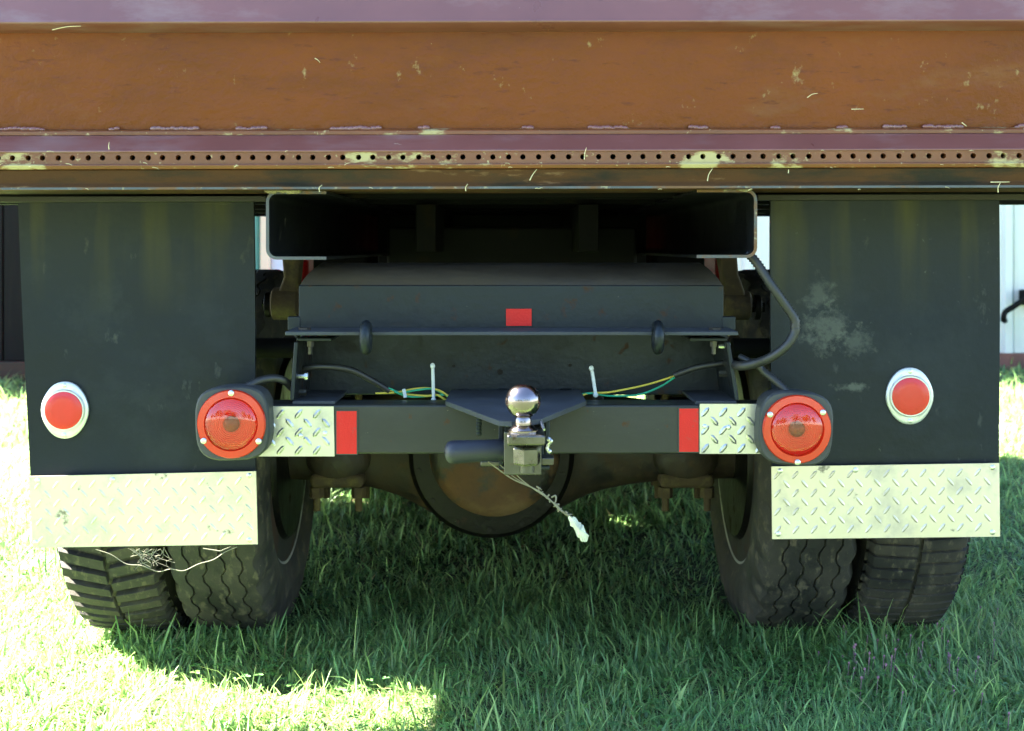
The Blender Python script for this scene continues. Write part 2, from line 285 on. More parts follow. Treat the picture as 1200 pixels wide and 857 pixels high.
# lower rail: shelf, sloped face
pr = [(2.134, ZP(150.5, 2.134)), (2.1245, ZP(152.2, 2.1245)), (2.1225, ZP(153.2, 2.1225)), (2.1225, ZP(157.6, 2.1225)), (2.166, ZP(157.6, 2.1225)), (2.166, ZP(150.5, 2.134))]
MB().prism(pr, 'x', -BX, BX, TILT, 24).build('seam_strip', m_strip, bed, 0.0008)
pr = [(2.122, ZP(157.8, 2.122)), (2.118, ZP(159.2, 2.118)), (2.0855, ZP(176, 2.0855)), (2.0865, ZP(178, 2.0865)), (2.168, ZP(178, 2.0865)), (2.168, ZP(157.8, 2.122))]
MB().prism(pr, 'x', -BX, BX, TILT, 24).build('lower_rail', m_brown_sky, bed, 0.0012)
# perforated strip with real holes
zt, zb = ZP(178, 2.0865), ZP(191.5, 2.0885); dz = 2.0885; zc = ZP(184, dz); hr = 0.0046
s = MB(); n = 16
holes = []
x = XP(418, dz) - 0.05 * 30
while x < BX - .02:
    for q in (0.0, 0.0237):
        if -BX + .02 < x + q < BX - .02: holes.append(x + q)
    x += 0.0501
cuts = [-BX] + [(a + b) / 2 for a, b in zip(holes[:-1], holes[1:])] + [BX]
for hx, a, b in zip(holes, cuts[:-1], cuts[1:]):
    sq = []; ci = []; ci2 = []
    for k in range(n):
        t = 2 * math.pi * k / n; c_, s_ = math.cos(t), math.sin(t)
        kx = ((b - hx) if c_ > 0 else (hx - a)) ; kz = ((zt - zc) if s_ > 0 else (zc - zb))
        m_ = min(kx / max(abs(c_), 1e-6), kz / max(abs(s_), 1e-6))
        sq.append((hx + c_ * m_, dz, zc + s_ * m_)); ci.append((hx + c_ * hr, dz, zc + s_ * hr)); ci2.append((hx + c_ * hr * .9, dz + .014, zc + s_ * hr * .9))
    vs = [(p[0], p[1], p[2] + TILT * p[0]) for p in sq + ci + ci2]
    fs = [(k, (k + 1) % n, n + (k + 1) % n, n + k) for k in range(n)] + [(n + k, n + (k + 1) % n, 2 * n + (k + 1) % n, 2 * n + k) for k in range(n)]
    cn = [(a, zb), (b, zb), (b, zt), (a, zt)]
    base = len(vs); vs += [(p, dz, q + TILT * p) for p, q in cn]
    # fill the four corners
    def near(px_, pz_): return min(range(n), key=lambda k: (sq[k][0] - px_) ** 2 + (sq[k][2] - pz_) ** 2)
    for ci_, (p, q) in enumerate(cn):
        ks = [k for k in range(n) if (sq[k][0] - hx) * (p - hx) >= -1e-9 and (sq[k][2] - zc) * (q - zc) >= -1e-9]
        ks = sorted(ks, key=lambda k: math.atan2(sq[k][2] - zc, sq[k][0] - hx) % (2 * math.pi)); 
        if ci_ == 1: ks = sorted(ks, key=lambda k: (math.atan2(sq[k][2] - zc, sq[k][0] - hx) + math.pi) % (2 * math.pi))
        for k1, k2 in zip(ks[:-1], ks[1:]): fs.append((base + ci_, k1, k2))
    s.add(vs, fs)
s.build('perforated_strip', m_strip, bed)
MB().box(-BX + .01, BX - .01, 2.135, 2.145, zb - .004, zt + .004).build('strip_backing', m_under, bed)
# lip under the strip, then the weathered sill
pr = [(2.084, ZP(191.5, 2.084)), (2.0825, ZP(193, 2.0825)), (2.086, ZP(197.5, 2.086)), (2.16, ZP(197.5, 2.086)), (2.16, ZP(191.2, 2.084))]
MB().prism(pr, 'x', -BX, BX, TILT, 24).build('strip_lip', m_strip, bed, 0.0012)
zs0, zs1 = ZP(197.8, 2.089), ZP(221.5, 2.086)
pr = [(2.09, zs0), (2.092, ZP(214, 2.092)), (2.086, ZP(218, 2.086)), (2.086, zs1), (2.10, zs1 - .001), (2.30, zs1 + .002), (2.30, zs0), ]
MB().prism(pr, 'x', -BX, BX, TILT, 30).build('rear_sill', m_sill, bed, 0.002)
pr = [(2.0845, ZP(218.6, 2.0845)), (2.0845, ZP(221.3, 2.0845)), (2.0858, ZP(221.3, 2.0845)), (2.0858, ZP(218.6, 2.0845))]
MB().prism(pr, 'x', -BX, BX, TILT, 1).build('sill_highlight', m_edge, bed)  # thin pale strip painting the highlight on the sill's lower edge
# weld beads on the seam
for (a, b) in [(-5, 52), (128, 140), (178, 232), (278, 312), (388, 446), (490, 502), (612, 624), (690, 735), (808, 828), (904, 912), (982, 992), (1036, 1062), (1082, 1128), (1190, 1210)]:
    s = MB(); nn = max(2, int((b - a) / 5))
    for k in range(nn):
        px = a + (b - a) * (k + .5) / nn
        p = W(px, 150.3 + random.uniform(-.8, .8), 2.1315); p.z += TILT * p.x
        s.ball(p, random.uniform(.0042, .0066), 10, 6, (1.25, .8, .75))
    s.build('weld_bead', m_brown_sky, bed, angle=80)
# floor, sides, front, joists
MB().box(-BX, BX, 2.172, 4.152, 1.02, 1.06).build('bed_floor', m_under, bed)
for sx in (-1, 1):
    MB().box(sx * BX - .03 * (sx > 0), sx * BX + .03 * (sx < 0), 2.175, 4.152, 1.061, 1.95).build('bed_side', m_brown, bed, .004)
    for k in range(5):
        y = 2.35 + k * .4
        MB().box(sx * (BX + .001) - .05 * (sx < 0), sx * (BX + .001) + .05 * (sx > 0), y, y + .07, .99, 1.94).build('side_post', m_brown, bed, .004)
MB().box(-BX + .031, BX - .031, 4.1, 4.15, 1.0601, 1.97).build('bed_front', m_brown, bed, .004)
MB().box(-BX + .031, BX - .031, 2.172, 2.2, 1.0601, 1.92).build('tail_board', m_brown, bed, .004)
for k, y in enumerate((2.42, 2.75, 3.1, 3.45, 3.8)):
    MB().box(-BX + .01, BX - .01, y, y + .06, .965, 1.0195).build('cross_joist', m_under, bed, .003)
# mossy cross angle right behind the sill, from which the flaps hang
pr = [(2.285, ZP(229, 2.285)), (2.285, ZP(235.5, 2.285)), (2.31, ZP(235.5, 2.285)), (2.31, ZP(229, 2.285))]
for a, b in ((-BX, XP(311, 2.28)), (XP(889, 2.28), BX)):
    MB().prism(pr, 'x', a, b, TILT, 1).build('flap_hanger', m_dusty, bed, .001)

# --- frame rails, open towards each other
fr = empty('chassis_frame', (0, 3.0, .9), parent=TR)
def rail(sx, x0, top, bot):
    w = .102; t = .0052; r = .018
    def arc(cx, cz, rad, a0, a1, k=5): return [(cx + rad * math.cos(R(a0 + (a1 - a0) * i / k)), cz + rad * math.sin(R(a0 + (a1 - a0) * i / k))) for i in range(k + 1)]
    out = [(w, bot)] + arc(r, bot + r, r, 270, 180) + arc(r, top - r, r, 180, 90) + [(w, top), (w, top - t)] + arc(r, top - r, r - t, 90, 180) + arc(r, bot + r, r - t, 180, 270) + [(w, bot + t)]
    prof = [(x0 + (a if sx < 0 else -a), z) for a, z in out]
    o = MB().prism(prof, 'y', 2.118, 6.2).build('frame_rail', m_rail, fr, angle=30)
    e = MB().prism(prof, 'y', 2.115, 2.1178).build('rail_end', m_edge, o, angle=30)
rail(-1, XP(312, 2.118), ZP(224, 2.118), ZP(304.5, 2.118)); rail(1, XP(887, 2.118), ZP(222, 2.118), ZP(302.5, 2.118))
# weld blobs between the sill and the rail ends
for px0, px1, py in ((316, 348, 221.5), (855, 884, 219)):
    s = MB()
    for k in range(9):
        p = W(px0 + (px1 - px0) * k / 8, py + random.uniform(-.5, 2), 2.112); s.ball(p, random.uniform(.005, .0085), 8, 6, (1.2, .6, .8))
    s.build('rail_weld', m_lichen, fr, angle=80)
# lengthwise joists and cross members that darken the tunnel
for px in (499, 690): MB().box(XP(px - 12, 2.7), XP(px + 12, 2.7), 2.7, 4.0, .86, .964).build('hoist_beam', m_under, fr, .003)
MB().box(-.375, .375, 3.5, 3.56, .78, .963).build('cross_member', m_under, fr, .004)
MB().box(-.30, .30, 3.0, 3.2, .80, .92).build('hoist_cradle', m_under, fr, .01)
MB().tube([(-.0, 2.9, .56), (-.0, 5.0, .66)], .045, 14).build('drive_shaft', m_oil, fr)
MB().box(-.59, -.42, 3.7, 4.05, .45, .95).build('fuel_tank', m_under, fr, .02)
MB().box(.42, .58, 3.75, 4.0, .48, .95).build('battery_box', m_under, fr, .02)

for sx in (-1, 1):
    tb = MB().box(sx * .92, sx * 1.19, 3.4, 4.35, .2, .96).build('sun_block_box', m_under, TR, .012)  # unseen box added to keep sun off the ground under the bed
    MB().box(sx * 1.191, sx * 1.2, 3.44, 4.31, .26, .9).build('sun_block_box_face', m_under, tb, .006)  # outer face of the added sun blocker
    MB().box(sx * 1.02, sx * 1.2, 4.165, 4.75, .955, 1.3).build('sun_block_upper', m_under, TR, .015)  # unseen block added to close the sun gap between bed and cab
    MB().box(sx * .66, sx * .98, 4.36, 5.5, .22, .28).build('sun_block_board', m_under, TR, .012)  # unseen board added to hold low sun out from under the cab
    MB().box(sx * .60, sx * .66, 4.13, 5.5, .16, .70).build('sun_block_skirt', m_under, TR, .012)  # unseen skirt added so the ground below the cab stays shaded
# --- rear cross beam with rounded dusty top and angle flange
beam = empty('rear_cross_beam', (0, 2.3, .75), parent=TR)
bd = 2.262
prof = [(2.40, ZP(309.5, 2.40))]
for k in range(9):
    a = R(90 + 78 * k / 8); prof.append((2.355 + .09 * math.cos(a), ZP(338, bd) - .003 + .048 * math.sin(a)))
prof += [(bd + .003, ZP(335, bd) - .004), (2.40, ZP(335, bd) - .004)]
rt = MB().prism(prof, 'x', XP(351, bd), XP(847, bd), 0, 1); zr = ZP(335, bd)
for v in rt.v: v.x -= math.copysign(.034 * max(0, (v.z - zr) / .045) ** 1.3, v.x)
rt.build('rounded_top', m_dusty, beam, angle=30)
MB().box(XP(350, bd), XP(848, bd), bd, bd + .012, ZP(386, bd), ZP(334.5, bd)).build('beam_face', m_black, beam, .002)
for a, b in ((337, 352), (846, 862)): MB().box(XP(a, bd - .001), XP(b, bd - .001), bd - .002, bd + .014, ZP(387, bd), ZP(371, bd)).build('end_gusset', m_black, beam, .002)
fl = [(bd - .0022, ZP(384, bd)), (2.172, ZP(388.8, 2.172)), (2.172, ZP(393.2, 2.172)), (bd + .01, ZP(391, bd))]
MB().prism(fl, 'x', XP(335, 2.18), XP(864, 2.18), 0, 40).build('angle_flange', m_dust_sky, beam, .0012)
tag(MB().box(XP(593, bd), XP(623, bd), bd - .0022, bd - .0002, ZP(382, bd), ZP(362, bd)).build('reflective_tape', m_tape, beam, .0004), None)
for px in (429, 771):
    p = W(px, 395.5, 2.158); s = MB(); path = []
    for k in range(21):
        t = 2 * math.pi * k / 20; path.append(p + Vector((0, .017 * math.cos(t), .0205 * math.sin(t))))
    s.tube(path, .0095, 12).build('chain_loop', m_black, beam, angle=60)
# bolt heads on the flange
for px in (357, 838):
    MB().lathe([(.011, 0), (.011, .006)], W(px, 388, 2.21), 'z', 6).build('flange_bolt', m_dusty, beam)

# --- recessed lower beam, brackets, bumper
hitch = empty('rear_bumper', (0, 2.25, .57), parent=TR)
rd = 2.375
lb = MB().box(XP(352, rd), XP(852, rd), rd, rd + .02, ZP(463, rd), ZP(388, rd)).build('recessed_beam', m_black, hitch, .003)
for px, py, r in ((532, 429, .0032), (586, 436, .0055), (668, 428, .0035)):
    MB().lathe([(r, -.0012), (r, .002)], W(px, py, rd), 'y', 14).build('bolt_hole', m_oil, lb)
# notches between lower beam and hitch plate
for a, b, y0, y1 in ((533, 549, 456, 464), (584, 596, 455, 464), (655, 671, 455, 464)):
    MB().box(XP(a, rd), XP(b, rd), rd - .02, rd - .001, ZP(y1, rd), ZP(y0, rd)).build('weld_tab', m_black, hitch, .003)
def bracket(sx):
    t = .0075
    if sx < 0: top, bot, fx0, fx1, gx = 347, 342, 350, 388, 392
    else: top, bot, fx0, fx1, gx = 853, 864, 808, 850, 815
    d = 2.205
    br = empty('bumper_bracket', W((top + bot) / 2, 470, d), parent=hitch)
    xt, xb = XP(top, d), XP(bot, d); zt_, zb_ = ZP(398, d), ZP(470, d)
    vs = [(xt - t / 2, d, zt_ - .004), (xt + t / 2, d, zt_ - .004), (xb + t / 2, d, zb_), (xb - t / 2, d, zb_)]
    s = MB(); s.add(vs + [(x, 2.39, z) for x, y, z in vs], [(0, 1, 2, 3), (7, 6, 5, 4), (0, 4, 5, 1), (1, 5, 6, 2), (2, 6, 7, 3), (3, 7, 4, 0)])
    s.build('side_plate', m_black, br, .0025)
    x0, x1 = sorted((xt - sx * .001, XP(fx1 if sx < 0 else fx0, d)))
    MB().box(x0, x1, d + .004, 2.36, zt_ - .0035, zt_ + .0025).build('top_flange', m_black, br, .002)
    x0, x1 = sorted((xb, XP(gx, d))); 
    MB().box(x0, x1, d + .004, 2.38, ZP(474.5, d) , ZP(470.5, d)).build('foot_flange', m_dust_sky, br, .0015)
    bx = XP(363 if sx < 0 else 837, d + .05)
    MB().lathe([(.0075, 0), (.0075, -.012), (.0045, -.0122), (.0045, -.026)], (bx, d + .05, zt_ - .0042), 'z', 6).build('hanging_bolt', m_zinc, br)
    p = W(352 if sx < 0 else 846, 441 if sx < 0 else 406, d + .03)
    MB().lathe([(.004, -.006), (.0045, .008), (.0075, .0085), (.0075, .014)], p, 'x', 8).build('side_bolt', m_screw, br)
    p = W(354 if sx < 0 else 846, 460 if sx < 0 else 438, d + .05)
    MB().lathe([(.006, -.006), (.006, .008)], p, 'x', 6).build('side_bolt', m_zinc, br)
bracket(-1); bracket(1)
B0 = 2.2
bz0, bz1 = ZP(532.5, B0), ZP(474.5, B0)
MB().box(XP(262, B0), XP(945, B0), B0, B0 + .075, bz0, bz1).build('bumper_tube', m_bumper, hitch, .0045, seg=3)
# hitch plate
zp = bz1 + .002
pl = [(528, 462), (680, 462), (687, 475), (634, 497), (600, 500), (584, 499), (522, 475)]
pts = [Vector(((px - 600) * (H - zp) / (py - YH), (H - zp) * F / (py - YH), zp)) for px, py in pl]
s = MB(); nn = len(pts)
s.add([p + Vector((0, 0, .008)) for p in pts] + [p - Vector((0, 0, .001)) for p in pts], [tuple(range(nn)), tuple(range(2 * nn - 1, nn - 1, -1))] + [(i, (i + 1) % nn, (i + 1) % nn + nn, i + nn) for i in range(nn)])
s.build('hitch_plate', m_dust_sky, hitch, .0015)
# receiver tube
rx0, rx1 = XP(584, 2.03), XP(648, 2.03)
s = MB(); zc2 = zp - .0015 - .0325; hw = .032; xc = XP(614, 2.03); t = .006
for a in ((xc - hw, xc + hw, zc2 + hw - t, zc2 + hw), (xc - hw, xc + hw, zc2 - hw, zc2 - hw + t), (xc - hw, xc - hw + t, zc2 - hw + t, zc2 + hw - t), (xc + hw - t, xc + hw, zc2 - hw + t, zc2 + hw - t)):
    s.box(a[0], a[1], 2.0, 2.42, a[2], a[3])
s.build('receiver_tube', m_black, hitch, .002)
s = MB(); s.box(xc - .041, xc - .033, 2.0, 2.03, zc2 - .04, zc2 + .031); s.box(xc + .033, xc + .041, 2.0, 2.03, zc2 - .04, zc2 + .031); s.box(xc - .041, xc + .041, 2.0, 2.03, zc2 - .047, zc2 - .0405)
s.build('receiver_collar', m_black, hitch, .002)
for px in (561,):
    s = MB()
    for k in range(6): s.ball(W(px + random.uniform(-.6, .6), 489 + k * 3.9, B0 - .0003), .0042, 8, 6, (1.2, .35, .95))
    s.build('weld_bead', m_black, hitch, angle=80)
# chain loop plate below the receiver
MB().box(XP(563, 2.05), XP(586, 2.05), 2.04, 2.06, ZP(546, 2.05), ZP(539, 2.05)).build('safety_chain_tab', m_zinc, hitch, .003)
MB().tube([W(693 + 8, 468, 2.31), W(693 + 8, 466, 2.37)], .0105, 16).build('cross_pipe', m_grime, hitch)
MB().lathe([(.0075, 0), (.0075, .003)], W(702, 469, 2.3075), 'y', 16).build('pipe_bore', m_oil, hitch)

# --- tread plate builder (raised diamonds pressed into the sheet)
def tread_plate(corners, d, t, pitch, ln, wd, name='tread_plate', rise=.0009, ph=(0, 0), parent=TR, mat=None):
    """corners TL,TR,BR,BL in photo pixels"""
    s = MB(); C = [W(px, py, d) for px, py in corners]; s.quadplate(C, t)
    tl, tr, brr, bl = C; wv, hv = (tr - tl).length, (tl - bl).length
    ex, ez = (tr - tl).normalized(), (tl - bl).normalized()
    nx, nz = int(wv / pitch) * 2 + 4, int(hv / pitch) * 2 + 4
    for i in range(nx):
        for j in range(nz):
            if (i + j) % 2: continue
            cx, cz = (i / 2 + ph[0]) * pitch, (j / 2 + ph[1]) * pitch
            a = R(50) if i % 2 == 0 else R(-50)
            dirv = ex * math.cos(a) + ez * math.sin(a); nv = -ex * math.sin(a) + ez * math.cos(a)
            prof = [(-.5, 0), (-.28, .5), (.28, .5), (.5, 0), (.28, -.5), (-.28, -.5)]
            mx = ln / 2 * abs(math.cos(a)); mz = ln / 2 * abs(math.sin(a))
            if cx - mx < .0005 or cx + mx > wv - .0005 or cz - mz < .0005 or cz + mz > hv - .0005: continue
            o = bl + ex * cx + ez * cz
            lo = [o + dirv * (p * ln) + nv * (q * wd) + Vector((0, .0003, 0)) for p, q in prof]
            hi = [o + dirv * (p * ln * .62) + nv * (q * wd * .3) - Vector((0, rise, 0)) for p, q in prof]
            s.add(lo + hi, [(6, 7, 8, 9, 10, 11)] + [(k, (k + 1) % 6, (k + 1) % 6 + 6, k + 6) for k in range(6)])
    return s.build(name, mat or m_alu, parent, angle=25)
def rivets(plate, pts, d, r=.0045):
    for px, py in pts: MB().lathe([(r, .001), (r * .95, -.001), (r * .55, -.0022)], W(px, py, d), 'y', 14).build('rivet', m_screw, plate)
p = tread_plate([(300, 476.5), (391, 476.5), (392, 535), (300, 535)], 2.195, .004, .0318, .0235, .0085, ph=(.35, .33), rise=.0018, mat=m_alu2); rivets(p, [(352, 511), (381, 508)], 2.195)
p = tread_plate([(820, 473.5), (905, 473.5), (905, 532), (820, 532)], 2.195, .004, .0318, .0235, .0085, ph=(.3, .3), rise=.0018, mat=m_alu2); rivets(p, [(854, 501), (826, 500)], 2.195)
for a, b, y0, y1 in ((394.5, 418, 482, 532), (796, 818.5, 479, 529.5)):
    o = MB().box(XP(a - 1.2, 2.199), XP(b + 1.2, 2.199), 2.198, 2.1995, ZP(y1 + 1, 2.199), ZP(y0 - 1, 2.199)).build('reflective_tape', m_tape_edge, TR)
    MB().box(XP(a, 2.198), XP(b, 2.198), 2.1972, 2.1979, ZP(y1, 2.198), ZP(y0, 2.198)).build('red_film', m_tape, o)
# --- mud flaps
def flap(c, mat, pl_c, ph):
    nx, ny = 10, 14; d = 2.315; s = MB(); tl, tr_, br_, bl_ = c; vs = []
    for side in (0, 1):
        for j in range(ny + 1):
            v = j / ny
            for i in range(nx + 1):
                u = i / nx
                px = (tl[0] * (1 - u) + tr_[0] * u) * (1 - v) + (bl_[0] * (1 - u) + br_[0] * u) * v
                py = (tl[1] * (1 - u) + tr_[1] * u) * (1 - v) + (bl_[1] * (1 - u) + br_[1] * u) * v
                px += 2.2 * math.sin(v * 5) * (u - .5) * 0.6
                vs.append(W(px, py, d + .009 * math.sin(u * 4.1 + v * 2.4) * (v - .2) * (1.2 - v)) + Vector((0, .009 * side, 0)))
    n1 = (nx + 1) * (ny + 1); fs = []
    for j in range(ny):
        for i in range(nx):
            a = j * (nx + 1) + i; q = (a, a + 1, a + nx + 2, a + nx + 1); fs.append(q); fs.append(tuple(x + n1 for x in q[::-1]))
    bd_ = [i for i in range(nx + 1)] + [j * (nx + 1) + nx for j in range(1, ny + 1)] + [ny * (nx + 1) + i for i in range(nx - 1, -1, -1)] + [j * (nx + 1) for j in range(ny - 1, 0, -1)]
    for k in range(len(bd_)): a, b = bd_[k], bd_[(k + 1) % len(bd_)]; fs.append((a, b, b + n1, a + n1))
    s.add(vs, fs); f = s.build('mud_flap', mat, TR, angle=40)
    p = tread_plate(pl_c, 2.298, .004, .0335, .0225, .0066, ph=ph, rise=.0011)
    x0, x1 = pl_c[0][0], pl_c[1][0]
    rivets(p, [(x0 + 10, pl_c[0][1] + 5), ((x0 + x1) / 2 - 35, pl_c[0][1] + 4), (x1 - 8, pl_c[1][1] + 5), (x0 + 8, pl_c[3][1] - 6), (x1 - 8, pl_c[2][1] - 5)], 2.298, .005)
    return f
flap([(21, 233), (297, 231), (300.5, 600), (37, 606)], m_flap_a, [(34, 558.5), (300, 552.5), (302, 638), (38, 642)], (.45, .4))
flap([(903, 229), (1171, 225), (1171.5, 590), (904.5, 595)], m_flap_b, [(904, 547), (1171, 543), (1172, 629), (905, 632)], (.3, .5))
# --- round reflectors on the flaps
def reflector(px, py):
    d = 2.298; e = empty('flap_reflector', W(px, py, d), parent=TR); c = W(px, py, 2.312)
    s = MB(); prof = []; n = 40; rings = [(1.0, .004), (1.0, -.001), (.95, -.003), (.88, -.0032)]
    vs = []
    for sc, t in rings:
        for k in range(n):
            a = 2 * math.pi * k / n; rx, rz = .0425 * sc, .0535 * sc
            f = 1 + .03 * math.cos(4 * a); vs.append(c + Vector((rx * math.cos(a) * f, t - .002, rz * math.sin(a) * (1 + .02 * math.cos(2 * a)))))
    for k in range(n):
        a = 2 * math.pi * k / n; vs.append(c + Vector((.039 * math.cos(a), -.006, .039 * math.sin(a))))
    for k in range(n):
        a = 2 * math.pi * k / n; vs.append(c + Vector((.0368 * math.cos(a), -.0085, .0368 * math.sin(a))))
    m_ = 6; fs = [(i * n + k, i * n + (k + 1) % n, (i + 1) * n + (k + 1) % n, (i + 1) * n + k) for i in range(m_ - 1) for k in range(n)] + [tuple(range(n))[::-1], tuple((m_ - 1) * n + k for k in range(n))]
    s.add(vs, fs); s.build('bezel', m_bezel, e, angle=40)
    MB().lathe([(.0345, -.008), (.0345, -.0098), (.0335, -.0104), (.018, -.011), (.0005, -.0112)], c, 'y', 40).build('red_lens', m_reflred, e, angle=50)
    for q in (-1, 1): MB().lathe([(.0045, -.003), (.0042, -.0065), (.002, -.0078)], c + Vector((0, 0, q * .0455)), 'y', 12).build('screw', m_screw, e)
reflector(76.5, 480.5); reflector(1065.5, 464)
# --- tail lamps
def tail_lamp(px, py, screws, tilt):
    d = 2.155; e = empty('tail_lamp', W(px, py, d), parent=TR); c = W(px, py, d)
    def sq(r, a, p=3.4): return r / (abs(math.cos(a)) ** p + abs(math.sin(a)) ** p) ** (1 / p)
    n = 48; vs = []
    for r, t in ((.0625, .05), (.0635, .0), (.0635, -.004), (.0605, -.008), (.0585, -.008)):
        for k in range(n):
            a = 2 * math.pi * k / n; q = sq(r, a); vs.append(c + Vector((q * math.cos(a + tilt), t, q * math.sin(a + tilt))))
    fs = [(i * n + k, i * n + (k + 1) % n, (i + 1) * n + (k + 1) % n, (i + 1) * n + k) for i in range(4) for k in range(n)] + [tuple(range(n))[::-1], tuple(4 * n + k for k in range(n))]
    MB().add(vs, fs).build('housing', m_housing, e, angle=40)
    # flat ring of the lens
    MB().lathe([(.0585, -.006), (.0588, -.013), (.0572, -.0155), (.0462, -.0165), (.0445, -.0135), (.0445, -.0075)], c, 'y', 56, caps=False).build('lens_ring', m_ring, e, angle=45)
    # reflector bowl behind the clear dome
    MB().lathe([(.0445, -.0135)] + [(.044 - .0016 * q, -.0105 - (.0006 if q % 2 else 0)) for q in range(18)] + [(.012, -.0098), (.001, -.0094)], c, 'y', 48, caps=False).build('bowl', m_ring, e, angle=30)
    MB().lathe([(.0138, -.0098), (.0132, -.015), (.009, -.0192), (.003, -.0205), (.0005, -.021)], c, 'y', 24).build('bulb', m_bulb, e, angle=60)
    dome = [(.0448 * math.cos(R(t)), -.0145 - .012 * math.sin(R(t))) for t in range(0, 91, 9)]; dome[-1] = (.0004, dome[-1][1])
    MB().lathe(dome, c, 'y', 56, caps=False).build('clear_dome', m_lens, e, angle=60)
    for sx, sy in screws:
        MB().lathe([(.0052, -.013), (.005, -.0185), (.003, -.0198)], W(sx, sy, d), 'y', 12).build('screw', m_screw, e)
tail_lamp(273, 496, [(273.5, 459.5), (241.5, 515), (305.5, 515.5)], R(2)); tail_lamp(932, 502, [(900, 484.5), (961.5, 482), (932, 540)], R(-3))

# --- axle
ax = empty('rear_axle', (0, 2.9, .415), parent=TR)
AZ = .415; AY = 2.95; XC = XP(575, 2.75)
s = MB(); prof = []; n = 24; nx = 60; vs = []
for i in range(nx + 1):
    x = -.52 + 1.04 * i / nx; u = abs(x - XC)
    hgt = .084 + .118 / (1 + (u / .185) ** 3.2)
    dep = .062 + .05 / (1 + (u / .17) ** 4)
    for k in range(n):
        a = 2 * math.pi * k / n; p_ = 2.6
        q = 1 / (abs(math.cos(a)) ** p_ + abs(math.sin(a)) ** p_) ** (1 / p_)
        vs.append((x, AY + dep * q * math.cos(a), AZ + hgt * q * math.sin(a)))
fs = [(i * n + k, i * n + (k + 1) % n, (i + 1) * n + (k + 1) % n, (i + 1) * n + k) for i in range(nx) for k in range(n)] + [tuple(range(n))[::-1], tuple(nx * n + k for k in range(n))]
MB().add(vs, fs).build('axle_housing', m_grime, ax, angle=70)
cc = Vector((XC, AY, AZ - .016))
MB().lathe([(.188, -.02), (.192, -.06), (.187, -.115), (.176, -.128), (.155, -.13)], cc, 'y', 56).build('cover_flange', m_oil, ax, angle=40)
MB().lathe([(.148, -.1295), (.143, -.148), (.12, -.158), (.06, -.165), (.0006, -.166)], cc + Vector((.008, 0, .012)), 'y', 56).build('differential_cover', m_cover, ax, angle=60)
for k in range(14):
    a = 2 * math.pi * k / 14 + .2
    MB().lathe([(.006, -.128), (.006, -.132)], cc + Vector((.166 * math.cos(a), 0, .166 * math.sin(a))), 'y', 6).build('cover_bolt', m_oil, ax)
# spring seats and u-bolts
for sx in (-1, 1):
    xs = sx * .40
    MB().box(xs - .062, xs + .062, AY - .1, AY + .1, AZ - .095, AZ - .062).build('spring_plate', m_moss, ax, .012)
    MB().box(xs - .045, xs + .045, AY - .085, AY + .085, AZ + .055, AZ + .1).build('spring_seat', m_grime, ax, .01)
    MB().ball((xs, AY - .07, AZ - .03), .06, 16, 10, (1.25, .7, 1)).build('casting_boss', m_grime, ax, angle=80)
    for qx in (-.048, .048):
        for qy in (-.075, .075):
            MB().tube([(xs + qx, AY + qy, AZ - .15), (xs + qx, AY + qy, AZ + .2)], .0085, 10).build('u_bolt', m_moss, ax)
            MB().lathe([(.017, 0), (.017, -.024)], (xs + qx, AY + qy, AZ - .0952), 'z', 6).build('u_bolt_nut', m_moss, ax)
# leaf springs
for sx in (-1, 1):
    sp = empty('leaf_spring', (sx * .40, AY, AZ + .15), parent=TR)
    for k in range(6):
        L_ = .5 * (1 - .15 * k); s = MB(); vs = []; m_ = 14
        for i in range(m_ + 1):
            u = -1 + 2 * i / m_; y = AY + .02 + L_ * u; z = AZ + .185 - .0135 * k + .13 * (L_ * u / .5) ** 2
            vs += [(sx * .40 - .034, y, z), (sx * .40 + .034, y, z), (sx * .40 + .034, y, z - .0115), (sx * .40 - .034, y, z - .0115)]
        fs = [(i * 4 + a, i * 4 + (a + 1) % 4, (i + 1) * 4 + (a + 1) % 4, (i + 1) * 4 + a) for i in range(m_) for a in range(4)] + [(3, 2, 1, 0), tuple(m_ * 4 + a for a in range(4))]
        s.add(vs, fs).build('spring_leaf', m_under, sp, .002)
# spring shackles: arm from the rail down to a bushing
def shackle(pts, bush, pin, d=2.47):
    e = empty('spring_shackle', W(*bush[:2], d), parent=TR)
    P_ = [W(px, py, d) for px, py in pts]; MB().quadplate(P_, .05).build('shackle_arm', m_moss, e, .006)
    c = W(*bush[:2], d + .02); r = bush[2] * d / F; l = bush[3] * d / F
    MB().lathe([(r * .8, -l / 2 - .004), (r, -l / 2), (r * 1.02, l * .1), (r, l / 2), (r * .8, l / 2 + .004)], c, 'x', 24).build('bushing', m_moss, e, angle=40)
    c2 = W(*pin[:2], d + .02); r2 = pin[2] * d / F; l2 = pin[3] * d / F
    MB().lathe([(r2, -l2 / 2), (r2, l2 / 2)], c2, 'x', 20).build('washer', m_oil, e, .002)
    MB().lathe([(r2 * .45, -l2), (r2 * .45, l2 * 1.2)], c2, 'x', 6).build('pin_nut', m_oil, e)
shackle([(330, 300), (352, 300), (349, 330), (350, 372), (322, 375), (322, 352), (332, 325)], (335, 356, 19, 28), (315, 357, 15, 7))
shackle([(843, 298), (864, 298), (866, 322), (874, 345), (874, 368), (850, 368), (848, 330)], (862, 358, 17, 30), (887, 360, 15, 7))
# dark tube running across under the shackles
for a, b in ((285, 346), (858, 916)):
    MB().tube([W(a, 408, 2.5), W(b, 408, 2.5)], .02, 16).build('shock_absorber', m_under, TR, angle=40)

